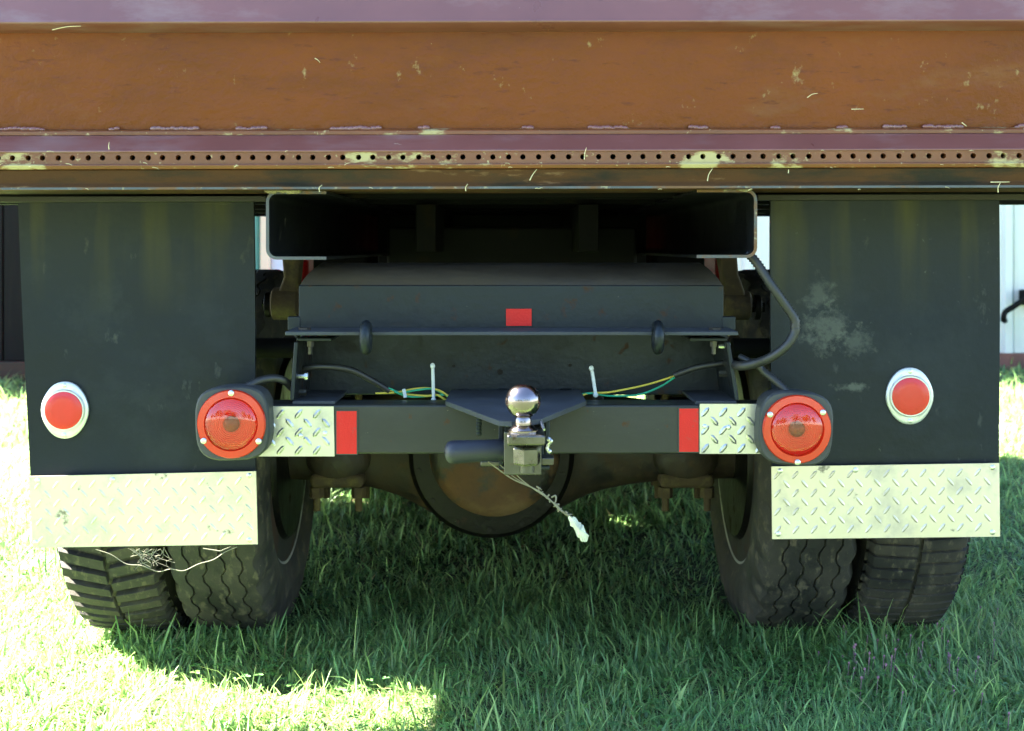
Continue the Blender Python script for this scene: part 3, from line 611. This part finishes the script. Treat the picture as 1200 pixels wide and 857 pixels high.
# --- wheels
def wheel_profile(r, w): return [(r * .62, -w * .36), (r * .66, -w * .44), (r * .76, -w * .5), (r * .87, -w * .485), (r * .95, -w * .45), (r * .985, -w * .41), (r * .992, -w * .3)]
def make_wheel(kind, r=.415, w=.212):
    tw = MB(); half = wheel_profile(r, w); n = 96
    if kind == 'lug': rb = r - .014
    elif kind == 'bar': rb = r - .008
    else: rb = r - .002
    prof = half + [(rb, -w * .3), (rb, w * .3)] if kind == 'lug' else None
    if kind in ('lug', 'bar'):
        p_ = [(q if q < rb else rb, t) for q, t in half]; full = p_ + [(rb + .001, 0)] + [(q, -t) for q, t in p_[::-1]]
        tw.lathe(full, (0, 0, 0), 'x', n, caps=False)
        K, shs, fat = (62, (.55, .2, 0, 0), .29) if kind == 'lug' else (84, (.08, 0, -.06, -.1), .36)
        for k in range(K):
            for sx in (-1, 1):
                a0 = 2 * math.pi * (k + (.5 if sx > 0 else 0)) / K; da = 2 * math.pi / K * fat
                outl = []
                for u, sh, q in zip((.02, .25, .44, .5), shs, (r, r + .001, r - .004, r - .03)):
                    outl.append((sx * u * w, a0 + sh * 2 * math.pi / K, q))
                vs = []
                for xx, aa, q in outl:
                    for s_, rr in ((-1, q), (1, q), (1, rb - .012), (-1, rb - .012)):
                        aq = aa + s_ * da; vs.append((xx, rr * math.cos(aq), rr * math.sin(aq)))
                fs = [(i * 4 + a, i * 4 + (a + 1) % 4, (i + 1) * 4 + (a + 1) % 4, (i + 1) * 4 + a) for i in range(3) for a in range(4)] + [(3, 2, 1, 0), (12, 13, 14, 15)]
                tw.add(vs, fs)
    else:
        n = 144; amp = .005 if kind == 'zigzag' else .0012
        gro = [-.26, -.09, .09, .26] if kind == 'zigzag' else [-.3, -.1, .1, .3]
        full = [(q, t, 0) for q, t in half[:-1]]
        gw = .0024 if kind == 'zigzag' else .0036; gd = .0055
        full.append((r * .993, -w * .36, 0))
        for gx in gro: full += [(r, gx * w - gw, 1), (r - gd, gx * w - gw * .7, 1), (r - gd, gx * w + gw * .7, 1), (r, gx * w + gw, 1)]
        full.append((r * .993, w * .36, 0)); full += [(q, -t, 0) for q, t in half[:-1][::-1]]
        vs = []
        for q, t, z in full:
            for k in range(n):
                a = 2 * math.pi * k / n; zz = amp * (1 if (k // 2) % 2 else -1) if z else 0
                qq = q
                if kind == 'rib' and not z and abs(t) > .3 * w and q > .9 * r and (k % 6) < 2: qq = q - .008
                if kind == 'rib' and z and q == r and (k % 4) == 0: qq = q - .0035
                if kind == 'zigzag' and not z and q > .94 * r: zz = (1 if t < 0 else -1) * (.007 if (k // 2) % 2 else -.001) * (1.0 if q < .99 * r else .8)
                vs.append((t + zz, qq * math.cos(a), qq * math.sin(a)))
        m_ = len(full); tw.add(vs, [(i * n + k, i * n + (k + 1) % n, (i + 1) * n + (k + 1) % n, (i + 1) * n + k) for i in range(m_ - 1) for k in range(n)])
    return tw
def wheel(x, kind, y=2.95, r=.415, face=1, ph=0.0):
    c = Vector((x, y, r - .012)); e = empty('wheel', c, parent=TR)
    t = make_wheel(kind, r); 
    rot = Matrix.Rotation(ph, 3, 'X'); t.v = [rot @ v + c for v in t.v]
    t.build('tyre', m_tyre, e, angle=38, origin=c)
    q = MB(); w = .2; f = face
    q.lathe([(r * .655, -f * .088), (r * .665, -f * .082), (r * .63, -f * .075), (r * .6, -f * .06), (r * .585, f * .0), (r * .6, f * .06), (r * .63, f * .075), (r * .665, f * .082), (r * .655, f * .088), (r * .62, f * .082), (r * .575, f * .06), (r * .56, 0), (r * .3, f * .03), (r * .18, f * .03)], c, 'x', 56, caps=True)
    q.build('rim', m_rim, e, angle=40)
    MB().lathe([(r * .64, -f * .0885), (r * .652, -f * .0905), (r * .668, -f * .089), (r * .672, -f * .083), (r * .66, -f * .08), (r * .64, -f * .0885)], c, 'x', 64, caps=False).build('rim_lip', m_lip, e, angle=60)
    MB().lathe([(r * .5, -f * .1), (r * .52, -f * .09), (r * .52, f * .02), (r * .3, f * .028)], c, 'x', 40).build('brake_drum', m_oil, e, angle=40)
    return e
wheel(-.616, 'zigzag', face=-1, ph=.02); wheel(-.838, 'lug', face=-1, ph=.015); wheel(.616, 'zigzag', face=1, ph=.05); wheel(.838, 'bar', face=1, ph=.01)
wheel(-.75, 'zigzag', 5.85, face=-1); wheel(.75, 'zigzag', 5.85, face=1)
MB().tube([(-.7, 5.85, .4), (.7, 5.85, .4)], .04, 14).build('front_axle', m_oil, TR)

# --- cab and hood, glimpsed red through the chassis
cab = empty('truck_cab', (0, 4.8, .7), parent=TR)
cabp = [(4.16, .62), (4.16, 1.5), (4.22, 2.08), (4.35, 2.16), (5.0, 2.14), (5.12, 2.05), (5.4, 1.5), (5.45, 1.35), (5.45, .62)]
MB().prism(cabp, 'x', -.71, .71, 0, 1).build('cab_shell', m_redcab, cab, .04, seg=3)
MB().box(-.5, .5, 4.155, 4.18, 1.45, 1.85).build('rear_window', m_glassd, cab, .01)
MB().prism([(5.451, .7), (5.451, 1.33), (6.4, 1.2), (6.5, 1.1), (6.5, .7)], 'x', -.45, .45, 0, 1).build('hood', m_redcab, cab, .04, seg=3)
for sx in (-1, 1):
    MB().prism([(5.452, .55), (5.452, .8), (5.6, .93), (6.1, .93), (6.3, .75), (6.3, .6), (6.2, .6), (6.05, .85), (5.65, .85), (5.55, .55)], 'x', sx * .46, sx * .85, 0, 1).build('fender', m_redcab, cab, .015)
    MB().box(sx * .7 - .005, sx * .7 + .02 * sx, 4.5, 5.2, 1.5, 1.95).build('side_window', m_glassd, cab, .01)

# --- hoses and wiring
def loom(name, pts, r, corr=True, mat=m_hose, parent=TR, n=14):
    P_ = spline(pts, n)
    if corr:
        L_ = sum((b - a).length for a, b in zip(P_[:-1], P_[1:])); k = int(L_ / .0029); out = []
        acc = [0]; 
        for a, b in zip(P_[:-1], P_[1:]): acc.append(acc[-1] + (b - a).length)
        for i in range(k + 1):
            t = L_ * i / k; j = min(max(np.searchsorted(acc, t) - 1, 0), len(P_) - 2)
            u = (t - acc[j]) / max(acc[j + 1] - acc[j], 1e-9); out.append(P_[j].lerp(P_[j + 1], u))
        return MB().tube(out, r, 14, rf=lambda i: r * (1.03 if i % 2 else .8)).build(name, mat, parent, angle=80)
    return MB().tube(P_, r, 10).build(name, mat, parent, angle=80)
loom('wiring_loom', [W(876, 296, 2.16), W(888, 310, 2.15), W(905, 336, 2.14), W(920, 357, 2.14), W(931, 374, 2.14), W(932, 385, 2.14)], .0085)
loom('wiring_loom', [W(931.5, 381, 2.14), W(931, 390, 2.14), W(922, 405, 2.14), W(905, 418, 2.15), W(888, 425, 2.17), W(868, 429, 2.19), W(852, 425, 2.24)], .0082, False)
loom('wiring_loom', [W(885, 424, 2.2), W(893, 434, 2.2), W(908, 446, 2.19), W(925, 462, 2.18), W(932, 470, 2.18)], .0075)
loom('wiring_loom', [W(866, 418, 2.23), W(880, 425, 2.22), W(890, 432, 2.21)], .006, False)
loom('wiring_loom', [W(280, 462, 2.19), W(292, 452, 2.19), W(305, 446, 2.2), W(322, 443.5, 2.21), W(334, 447, 2.22), W(343, 455, 2.24)], .0072, False)
loom('wiring_loom', [W(348, 437, 2.28), W(362, 431, 2.27), W(385, 430, 2.27), W(412, 434, 2.28), W(436, 446, 2.29), W(456, 458, 2.3)], .006, False)
loom('wiring_loom', [W(858, 424, 2.27), W(838, 427, 2.27), W(815, 431, 2.27), W(790, 440, 2.28)], .0055, False)
wr = .0019
for mat, pts in ((m_yel, [(440, 461), (465, 460), (485, 456), (500, 455), (515, 458), (530, 467)]), (m_grn, [(455, 455), (470, 460), (490, 457), (507, 456), (520, 462), (528, 466)]), (m_yel, [(456, 457), (475, 462), (500, 464), (512, 463), (524, 470)]), (m_grn, [(462, 459), (480, 465), (505, 464), (520, 463)]),
                 (m_yel, [(790, 441), (765, 449), (740, 455), (712, 460), (690, 461), (676, 467)]), (m_grn, [(791, 442), (776, 452), (755, 461), (735, 464), (712, 464), (694, 461), (676, 463)])):
    MB().tube(spline([W(a, b, 2.3 + random.uniform(-.006, .006)) for a, b in pts], 8), wr, 8).build('loose_wire', mat, TR, angle=80)
for a, b, c, d_ in ((507, 427, 508, 468), (693, 430, 698, 462)):
    s = MB(); s.tube([W(a, b, 2.292), W(c, d_, 2.292)], .0032, 6); s.ball(W(a, b + 2, 2.291), .0052, 8, 6, (.9, .8, 1.1)); s.ball(W(c, d_ + 1, 2.291), .005, 8, 6)
    s.build('cable_tie', m_wht, TR, angle=60)
MB().tube([W(473, 456, 2.293), W(475, 466, 2.293)], .0034, 6).build('cable_tie', m_wht, TR)

# ------------------------------------------------------------------ ball mount (slides into the receiver)
hb = empty('trailer_ball_mount', W(613, 530, 1.98), 'chrome trailer hitch ball on a steel mount with black rubber handle', 'hitch ball')
bc = W(613, 470, 1.9); br_ = 20.6 * 1.9 / F
prof = []
for k in range(0, 19):
    a = R(27 + (155 - 27) * k / 18); prof.append((br_ * math.sin(a), br_ * math.cos(a)))
prof = [(.0004, prof[0][1] + .0003), (br_ * .42, prof[0][1] + .0002)] + prof + [(.0125, -.0265), (.0125, -.036), (.016, -.0375), (.0205, -.043), (.0225, -.0435), (.0225, -.051), (.0215, -.0515)]
MB().lathe(prof, bc, 'z', 40).build('tow_ball', m_chrome, hb, angle=30)
MB().box(XP(594, 1.88), XP(639, 1.88), 1.868, 2.0, ZP(523, 1.868), ZP(510, 1.868)).build('draw_bar', m_steel, hb, .004, seg=3)
MB().box(XP(590.5, 1.94), XP(634.5, 1.94), 1.938, 1.952, ZP(557, 1.938), ZP(506, 1.938)).build('drop_plate', m_zinc, hb, .002)
MB().box(xc - .024, xc + .024, 1.953, 2.35, zc2 - .024, zc2 + .024).build('shank', m_zinc, hb, .003)
MB().lathe([(.0195, 0), (.0215, -.003), (.0215, -.024), (.0195, -.027)], W(617.5, 523.2, 1.9), 'z', 6, ph=.3).build('ball_nut', m_steel, hb, angle=20)
MB().lathe([(.0115, 0), (.0115, -.012)], W(617.5, 544, 1.9), 'z', 16).build('ball_stud', m_zinc, hb)
# rubber grip to the left
c0 = W(590, 527, 1.985); c1 = W(521, 530.5, 1.965); s = MB(); tt = [0, .1, .2, .3, .4, .5, .6, .7, .78, .85, .9, .94, .97, .99, 1.0]; path = [c0.lerp(c1, k) for k in tt]
rr = [.0165, .0168, .017, .0168, .0172, .0173, .0176, .018, .0182, .0182, .0175, .0158, .0125, .008, .002]
s.tube(path, .018, 18, rf=lambda i: rr[i]); s.build('rubber_grip', m_rubber, hb, angle=80)
MB().tube([c0 + Vector((-.02, 0, 0)), c0 + Vector((.07, .03, 0))], .008, 12).build('lock_pin', m_zinc, hb)
MB().box(XP(634, 1.96), XP(649, 1.96), 1.955, 1.985, ZP(545, 1.96), ZP(536, 1.96)).build('pin_plate', m_zinc, hb, .002)
s = MB(); s.tube(spline([W(643, 514, 1.93), W(646, 517, 1.925), W(643, 521, 1.93), W(641.5, 526, 1.93), W(644, 530, 1.93)], 6), .0028, 8); s.ball(W(643.5, 515, 1.928), .004, 10, 6); s.ball(W(644, 529, 1.93), .0038, 10, 6)
s.build('pin_clip', m_screw, hb, angle=80)
MB().tube([W(634, 493, 1.95), W(637, 504, 1.93)], .0026, 8).build('wire_clip', m_screw, hb)

# ------------------------------------------------------------------ husk hanging on cobweb below the hitch
wb = empty('hanging_husk', W(677, 618, 2.05), 'pale dry husk dangling on a dusty cobweb strand below the hitch ball', 'debris')
def wpath(pts, d0, d1): return [W(px, py, d0 + (d1 - d0) * i / (len(pts) - 1)) for i, (px, py) in enumerate(pts)]
s = MB()
for k in range(3):
    j = lambda: random.uniform(-1.5, 1.5)
    s.tube(spline(wpath([(572 + 14 * k, 541 + 4 * k), (600 + 4 * k, 560 + j()), (625, 573 + j()), (640 + j(), 582 + j()), (655, 596 + j()), (667, 606)], 1.99, 2.05), 6), .0008 + .0004 * (k == 0), 5)
for q in range(16):
    t = q / 15; p0 = W(628 + 38 * t + random.uniform(-3, 3), 571 + 34 * t + random.uniform(-3, 3), 2.04)
    s.tube([p0, p0 + Vector((random.uniform(-.006, .01), random.uniform(-.004, .004), random.uniform(-.009, .004)))], random.uniform(.0008, .0017), 5)
s.tube(spline([W(646, 583, 2.04), W(651, 581, 2.04), W(651, 588, 2.04), W(648, 590, 2.04)], 5), .0014, 5)
s.build('web_strand', m_silk, wb, angle=80)
out = [(666, 605), (672, 606), (678, 612), (684, 616), (687, 624), (691, 628), (688, 634), (682, 635), (676, 629), (673, 620), (668, 616)]
out = [q for (a, b), (c, d) in zip(out, out[1:] + out[:1]) for q in ((a + random.uniform(-.6, .6), b + random.uniform(-.6, .6)), ((a * 2 + c) / 3 + random.uniform(-1.3, 1.3), (b * 2 + d) / 3 + random.uniform(-1.3, 1.3)), ((a + c * 2) / 3 + random.uniform(-1.3, 1.3), (b + d * 2) / 3 + random.uniform(-1.3, 1.3)))]
s = MB(); pc = W(679, 620, 2.05); vs = []
for sgn in (-1, 1):
    for px, py in out: p_ = W(px, py, 2.05 + random.uniform(-.002, .002)); vs.append(p_ + Vector((0, sgn * .0012, 0)))
k = len(out); vs += [pc + Vector((0, -.009, 0)), pc + Vector((0, .003, 0))]
fs = [(i, (i + 1) % k, 2 * k) for i in range(k)] + [(k + (i + 1) % k, k + i, 2 * k + 1) for i in range(k)] + [(i, i + k, (i + 1) % k + k, (i + 1) % k) for i in range(k)]
s.add(vs, fs).build('husk', m_leaf, wb, angle=20)
# cobweb sagging under the left tread plate
cw = MB()
cw.tube(spline(wpath([(112, 644), (130, 650), (148, 661), (166, 663), (185, 670), (200, 667), (215, 669), (233, 661), (250, 656), (264, 647), (278, 641)], 2.31, 2.31), 8), .0008, 5)
for q in range(22):
    a = (150 + random.uniform(0, 45), 643 + random.uniform(-1, 1)); b = (160 + random.uniform(-8, 45), 655 + random.uniform(-3, 14))
    cw.tube([W(*a, 2.312), W((a[0] + b[0]) / 2 + random.uniform(-7, 7), (a[1] + b[1]) / 2 + random.uniform(-3, 3), 2.31), W((a[0] + 3 * b[0]) / 4 + random.uniform(-4, 4), (a[1] + 3 * b[1]) / 4, 2.314), W(*b, 2.31)], random.uniform(.0003, .0008), 4)
cw.tube([W(238, 643, 2.31), W(258, 646, 2.31), W(270, 641, 2.31)], .001, 4)
tag(cw.build('cobweb', m_silk, angle=80), 'dusty cobweb full of straw under a mud flap plate', 'cobweb')

# ------------------------------------------------------------------ dry clippings stuck to the bed
s = MB()
def clip(px, py, ang, ln, d=2.079, bend=0.0, r=.0008):
    p_ = W(px, py, d); p_.z += 0; u = Vector((math.cos(ang), -.15, math.sin(ang))); v = Vector((-math.sin(ang), 0, math.cos(ang)))
    s.tube(spline([p_ - u * ln / 2, p_ + v * bend, p_ + u * ln / 2], 4), r, 5, rf=lambda i: r * (1 - .06 * i))
for a in ((625, 205, 1.0, .022, 2.081, .001), (832, 205, 1.2, .022, 2.081, .002), (924, 201, 1.5, .006, 2.081, 0), (547, 220, 1.3, .012, 2.079, .002), (1171, 220, 1.4, .016, 2.079, .002), (1172, 213.5, 0, .03, 2.081, 0),
          (78, 33, .1, .05, 2.085, .002), (372, 71, -.7, .012, 2.12, .001), (952, 112, .4, .018, 2.12, .002), (1005, 128, 0, .02, 2.122, 0), (1130, 146, -.7, .01, 2.118, 0), (376, 221, 1.2, .012, 2.078, .003), (686, 180, 1.4, .02, 2.079, .001), (128, 171, 1.5, .012, 2.08, .001)):
    clip(*a)
for k in range(26):
    y_ = random.choice((178, 196, 221, 221, 193)); clip(random.uniform(0, 1200), y_ + random.uniform(-1.5, 1.5), random.uniform(-.4, .4), random.uniform(.004, .014), 2.08, .001, .0005)
tag(s.build('dry_grass_clippings', m_straw, angle=80), 'bits of pale dry grass clipping stuck along the brown bed edge', 'clippings', kind='stuff')

# ------------------------------------------------------------------ buildings behind
wh = empty('metal_building', (2.0, 9.0, 0), 'white ribbed metal building with teal door and rusty base strip beyond the truck', 'building')
BY = 8.9; x = -1.05; zt_ = 3.3
def ribbed(x0, x1, mat, name, y=BY, z0=.12, z1=3.3):
    prof = []; ribs = 4; w_ = (x1 - x0) / ribs
    pts = []
    for k in range(ribs):
        a = x0 + k * w_; pts += [(a, y), (a + w_ * .62, y), (a + w_ * .7, y - .03), (a + w_ * .9, y - .03)]
    pts += [(x1, y), (x1, y + .05), (x0, y + .05)]
    return MB().prism(pts, 'z', z0, z1).build(name, mat, wh, angle=20)
while x < 8:
    ribbed(x, x + .92, m_wall, 'wall_sheet'); x += .924
MB().box(-1.06, 8.1, BY - .035, BY + .06, 0, .118).build('base_flashing', m_base, wh, .004)
MB().box(-1.06, 8.1, BY + .061, BY + 7, 0, 3.3).build('inner_wall', m_wall, wh)
# doorway bay to the left: teal door, cream jamb, blue strip
xa = XP(318, BY); xb = XP(306, BY)
MB().box(xa, -1.061, BY - .01, BY + .06, .0, 3.3).build('corner_post', m_blue, wh, .005)
MB().box(xb, xa - .001, BY - .05, BY + .06, 0, 3.3).build('door_jamb', m_cream, wh, .01)
ribbed(xb - 1.4, xb - .001, m_teal, 'sliding_door', BY - .02, .05, 3.0)
MB().box(-3.4, -1.062, BY + .1, BY + 7, 0, 3.3).build('inner_wall', m_wall, wh)
MB().prism([(BY - .3, 3.25), (BY + 3.5, 4.4), (BY + 7.3, 3.25), (BY + 7.3, 3.36), (BY + 3.5, 4.5), (BY - .3, 3.36)], 'x', -3.6, 8.3).build('roof', m_roof, wh)
hk = MB(); hk.tube(spline([W(1216, 345, 8.7), W(1198, 353, 8.7), W(1187, 360, 8.7), W(1178, 366, 8.7), W(1176, 374, 8.7), W(1177.5, 376, 8.85)], 8), .02, 10); hk.build('wall_pipe', m_under, wh)
hk = MB().box(XP(1196, 8.86), XP(1212, 8.86), 8.72, 8.9, ZP(358, 8.8), ZP(340, 8.8)); hk.build('pipe_box', m_under, wh, .01)

sh = empty('timber_shed', (-4.2, 8.4, 0), 'dark stained timber plank shed on a brown sill board beside the sunny grass', 'shed')
yaw = .035
for k in range(16):
    x0 = -6.6 + k * .235; y0 = 8.15 + (x0 + 3.2) * .0 + random.uniform(0, .012) 
    MB().box(x0, x0 + .222, y0, y0 + .03, .13, 2.9).build('plank', m_plank, sh, .004)
MB().box(-6.6, -2.85, 8.13, 8.19, -.02, .125).build('sill_board', m_board, sh, .006)
MB().box(-6.58, -2.87, 8.2, 11, 0, 2.89).build('inner_wall', m_plank, sh)
MB().prism([(7.9, 2.9), (11.3, 3.3), (11.3, 3.38), (7.9, 2.98)], 'x', -6.8, -2.7).build('roof', m_roof, sh)

# ------------------------------------------------------------------ grass
def vnoise(x, y, sc, seed):
    r_ = np.random.default_rng(seed); G = r_.random((64, 64)); u, v = x * sc + 100, y * sc + 100
    i, j = np.floor(u).astype(int), np.floor(v).astype(int); fu, fv = u - i, v - j; fu = fu * fu * (3 - 2 * fu); fv = fv * fv * (3 - 2 * fv)
    g_ = lambda a, b: G[a % 64, b % 64]
    return (g_(i, j) * (1 - fu) + g_(i + 1, j) * fu) * (1 - fv) + (g_(i, j + 1) * (1 - fu) + g_(i + 1, j + 1) * fu) * fv
def grass(name, zones):
    V = []; Fq = []; Ft = []; C = []; off = 0
    for (x0, x1, y0, y1, dens, hm, wm) in zones:
        n = int((x1 - x0) * (y1 - y0) * dens); x = rng.uniform(x0, x1, n); y = rng.uniform(y0, y1, n)
        cl = vnoise(x, y, 9, 1); cl2 = vnoise(x, y, 2.2, 2)
        keep = rng.random(n) < .45 + .75 * cl; x, y, cl, cl2 = x[keep], y[keep], cl[keep], cl2[keep]; n = len(x)
        h = hm * (.55 + .55 * cl2 + .35 * cl) * rng.lognormal(0, .38, n)
        isdry = rng.random(n) < .09 + .08 * cl2; tall = rng.random(n) < .02; h[tall] *= 1.5
        under = (np.abs(y - 2.97) < .2) & (((x > -.98) & (x < -.5)) | ((x > .5) & (x < .98))); h[under] *= .35; edge = (np.abs(y - 2.7) < .1) & (((x > -.98) & (x < -.5)) | ((x > .5) & (x < .98))) & (rng.random(n) < .6); h[edge] *= 1.75
        w = wm * rng.lognormal(0, .35, n) * (.7 + .6 * vnoise(x, y, 5, 3))
        az = 2 * np.pi * vnoise(x, y, 3.5, 4) * 2 + rng.normal(0, 1.25, n)
        lean = np.clip(rng.normal(.65, .42, n), .02, 1.35); curl = rng.uniform(.1, 1.7, n)
        lean[isdry] += .55; w[isdry] *= .6; dx, dy = np.cos(az), np.sin(az); sa = az + np.pi / 2 + rng.normal(0, .5, n); sx_, sy_ = np.cos(sa), np.sin(sa)
        ls = []; px, py, pz = x.copy(), y.copy(), np.full(n, -.004); seg = h / 3
        for k in range(4):
            ls.append((px.copy(), py.copy(), pz.copy())); ang = lean + curl * k / 2.2
            px += np.sin(ang) * dx * seg; py += np.sin(ang) * dy * seg; pz += np.cos(ang) * seg
        vs = np.zeros((n, 7, 3)); wk = (1.0, .9, .62)
        for k in range(3):
            a, b, c = ls[k]
            vs[:, 2 * k, 0] = a - sx_ * w * wk[k] / 2; vs[:, 2 * k, 1] = b - sy_ * w * wk[k] / 2; vs[:, 2 * k, 2] = c
            vs[:, 2 * k + 1, 0] = a + sx_ * w * wk[k] / 2; vs[:, 2 * k + 1, 1] = b + sy_ * w * wk[k] / 2; vs[:, 2 * k + 1, 2] = c
        vs[:, 6, 0], vs[:, 6, 1], vs[:, 6, 2] = ls[3]; vs[:, :, 2] = np.maximum(vs[:, :, 2], -.004)
        base = off + np.arange(n) * 7
        Fq.append(np.stack([np.stack([base + 2 * k, base + 2 * k + 1, base + 2 * k + 3, base + 2 * k + 2], 1) for k in range(2)], 1).reshape(-1, 4))
        Ft.append(np.stack([base + 4, base + 5, base + 6], 1)); V.append(vs.reshape(-1, 3)); off += 7 * n
        t = rng.random((n, 1)) ** 1.3; dry = isdry[:, None]; hue = vnoise(x, y, 1.6, 6)[:, None]
        c = np.array([.078, .16, .057]) * (1 - t) + np.array([.24, .325, .105]) * t
        c = c * (1 - .45 * hue) + np.array([.08, .2, .075]) * .45 * hue
        c = np.where(dry, np.array([.3, .26, .13]) * (.5 + .6 * t), c)
        c = c * np.exp(rng.normal(0, .28, (n, 1))) * 1.5; C.append(np.repeat(c, 7, 0))
    V = np.concatenate(V); Fq = np.concatenate(Fq); Ft = np.concatenate(Ft); C = np.concatenate(C)
    me = bpy.data.meshes.new(name); me.vertices.add(len(V)); me.vertices.foreach_set('co', V.ravel().astype(np.float32))
    nl = Fq.size + Ft.size; me.loops.add(nl); me.polygons.add(len(Fq) + len(Ft))
    me.loops.foreach_set('vertex_index', np.concatenate([Fq.ravel(), Ft.ravel()]).astype(np.int32))
    st = np.concatenate([np.arange(len(Fq)) * 4, len(Fq) * 4 + np.arange(len(Ft)) * 3]).astype(np.int32); me.polygons.foreach_set('loop_start', st)
    me.update(calc_edges=True); me.polygons.foreach_set('use_smooth', np.ones(len(me.polygons), bool))
    at = me.attributes.new('blade', 'FLOAT_COLOR', 'POINT'); at.data.foreach_set('color', np.concatenate([C, np.ones((len(C), 1))], 1).ravel().astype(np.float32))
    me.materials.append(m_grass); return me
me = grass('grass', [(-2.1, 2.1, 1.5, 3.2, 35000, .034, .0035), (-2.9, 2.9, 3.2, 5.2, 12000, .042, .0046), (-6, 6, 5.2, 12.5, 1300, .07, .010)])
tag(place(me, 'grass', Vector((0, 0, 0))), 'mown green grass, sunlit on one side and shaded below the truck', 'grass', kind='stuff')
# clover
V = []; Fc = []; C = []
def clover_leaf(x, y, z, r_, az, c):
    for k in range(3):
        a = az + k * 2.094; d_ = Vector((math.cos(a), math.sin(a), 0)); q = Vector((-d_.y, d_.x, 0)); o_ = len(V); p_ = Vector((x, y, z))
        tz = Vector((0, 0, 1)); pts_ = [p_, p_ + d_ * r_ * .55 - q * r_ * .42 + tz * r_ * .2, p_ + d_ * r_ * 1.0 - q * r_ * .22 + tz * r_ * .12, p_ + d_ * r_ * .9 + tz * r_ * .05, p_ + d_ * r_ * 1.0 + q * r_ * .22 + tz * r_ * .12, p_ + d_ * r_ * .55 + q * r_ * .42 + tz * r_ * .2]
        V.extend(pts_); Fc.extend([(o_, o_ + 1, o_ + 2, o_ + 3), (o_, o_ + 3, o_ + 4, o_ + 5)]); C.extend([c] * 6)
for k in range(5200):
    x, y = random.uniform(-1.9, 1.9), random.uniform(1.7, 3.6)
    if vnoise(np.array([x]), np.array([y]), 2.6, 8)[0] < .5: continue
    t = random.random(); clover_leaf(x, y, random.uniform(.016, .04), random.uniform(.006, .012), random.uniform(0, 6), (.07 + .06 * t, .19 + .1 * t, .06, 1))
me = bpy.data.meshes.new('clover'); me.from_pydata(V, [], Fc); at = me.attributes.new('blade', 'FLOAT_COLOR', 'POINT'); at.data.foreach_set('color', np.array(C, dtype=np.float32).ravel()); me.materials.append(m_clover)
tag(place(me, 'clover', Vector((0, 0, 0))), 'small three-leaved clover scattered low in the lawn', 'clover', kind='stuff')
# tiny pink flower heads by the outer tyre
m_pink = M('pink_petals', (0.3, 0.15, 0.2), 0.7, 0, 0.3, 60, (), 0)
s = MB()
for k in range(85):
    px = random.gauss(1060, 60); py = random.gauss(760, 28); d_ = H * F / (py + 18 - YH); p_ = W(px, py, d_); p_.z = random.uniform(.025, .055)
    s.ball(p_, random.uniform(.0016, .003), 6, 5, (1, 1, 1.3)); s.tube([p_ - Vector((.004, 0, p_.z)), p_], .0006, 4)
tag(s.build('pink_flowers', m_pink, angle=80), 'tiny pink flower heads in the lawn beside the outer tyre', 'flowers', kind='stuff')

# ------------------------------------------------------------------ trees across the lawn, mirrored in lamps, ball and paint
m_bark = M('grey_brown_bark', (0.07, 0.055, 0.04), 0.9, 0, 0.4, 8, (), 0.6, 20, 0, 0.02)
m_tleaf = grass_material('tree_leaves', .35)
def make_tree():
    e = empty('broadleaf_tree', (0, 0, 0)); t_ = MB()
    t_.tube(spline([(0, 0, -.1), (.05, .02, 1.2), (-.05, .05, 2.6), (.05, 0, 4.2)], 4), .2, 10, rf=lambda i: .24 - .014 * i)
    for k in range(9):
        a = k * 2.4; z = 2.2 + .22 * k; l_ = 2.4 - .12 * k
        t_.tube(spline([(0, 0, z), (math.cos(a) * l_ * .5, math.sin(a) * l_ * .5, z + .8), (math.cos(a) * l_, math.sin(a) * l_, z + 1.7)], 3), .07, 6, rf=lambda i: .08 - .009 * i)
    t_.build('trunk', m_bark, e, origin=(0, 0, 0))
    cl = [(rng.normal(0, 1.25), rng.normal(0, 1.25), rng.uniform(2.6, 6.6), rng.uniform(.55, 1.15)) for _ in range(38)]
    vs = []; fs = []; cs = []
    for x, y, z, r_ in cl:
        sh_ = 1 - .12 * max(0, z - 4.8)
        for q in range(85):
            d_ = Vector(rng.normal(0, 1, 3)).normalized() * r_ * rng.uniform(.55, 1.05); p_ = Vector((x * sh_, y * sh_, z)) + d_
            u = Vector(rng.normal(0, 1, 3)).normalized(); v = u.orthogonal(); w_ = rng.uniform(.08, .16); o_ = len(vs)
            vs += [p_ - u * w_, p_ + v * w_ * .6, p_ + u * w_, p_ - v * w_ * .6]; fs.append((o_, o_ + 1, o_ + 2, o_ + 3)); t = rng.random(); cs += [(.05 + .04 * t, .09 + .06 * t, .025, 1)] * 4
    me = bpy.data.meshes.new('crown'); me.from_pydata(vs, [], fs); at = me.attributes.new('blade', 'FLOAT_COLOR', 'POINT'); at.data.foreach_set('color', np.array(cs, dtype=np.float32).ravel()); me.materials.append(m_tleaf)
    place(me, 'crown', Vector((0, 0, 0)), e); return e
tree0 = make_tree()
spots = [(-27, -24, 1.2), (-21, -30, 1.5), (-15, -27, 1.1), (-9.5, -31, 1.45), (-4, -28, .95), (5, -30, 1.3), (11, -26, 1.05), (17, -30, 1.5), (24, -25, 1.25)]
for k, (x, y, sc) in enumerate(spots):
    tr_ = tree0 if k == 0 else copy_tree(tree0, None, Vector((0, 0, 0)))
    tr_.location = (x, y, 0); tr_.rotation_euler = (0, 0, k * 1.9); tr_.scale = (sc, sc, sc * (.9 + .05 * (k % 3)))
    tag(tr_, 'leafy green broadleaf tree in the row across the lawn facing the truck tail', 'tree', 'trees across the lawn')
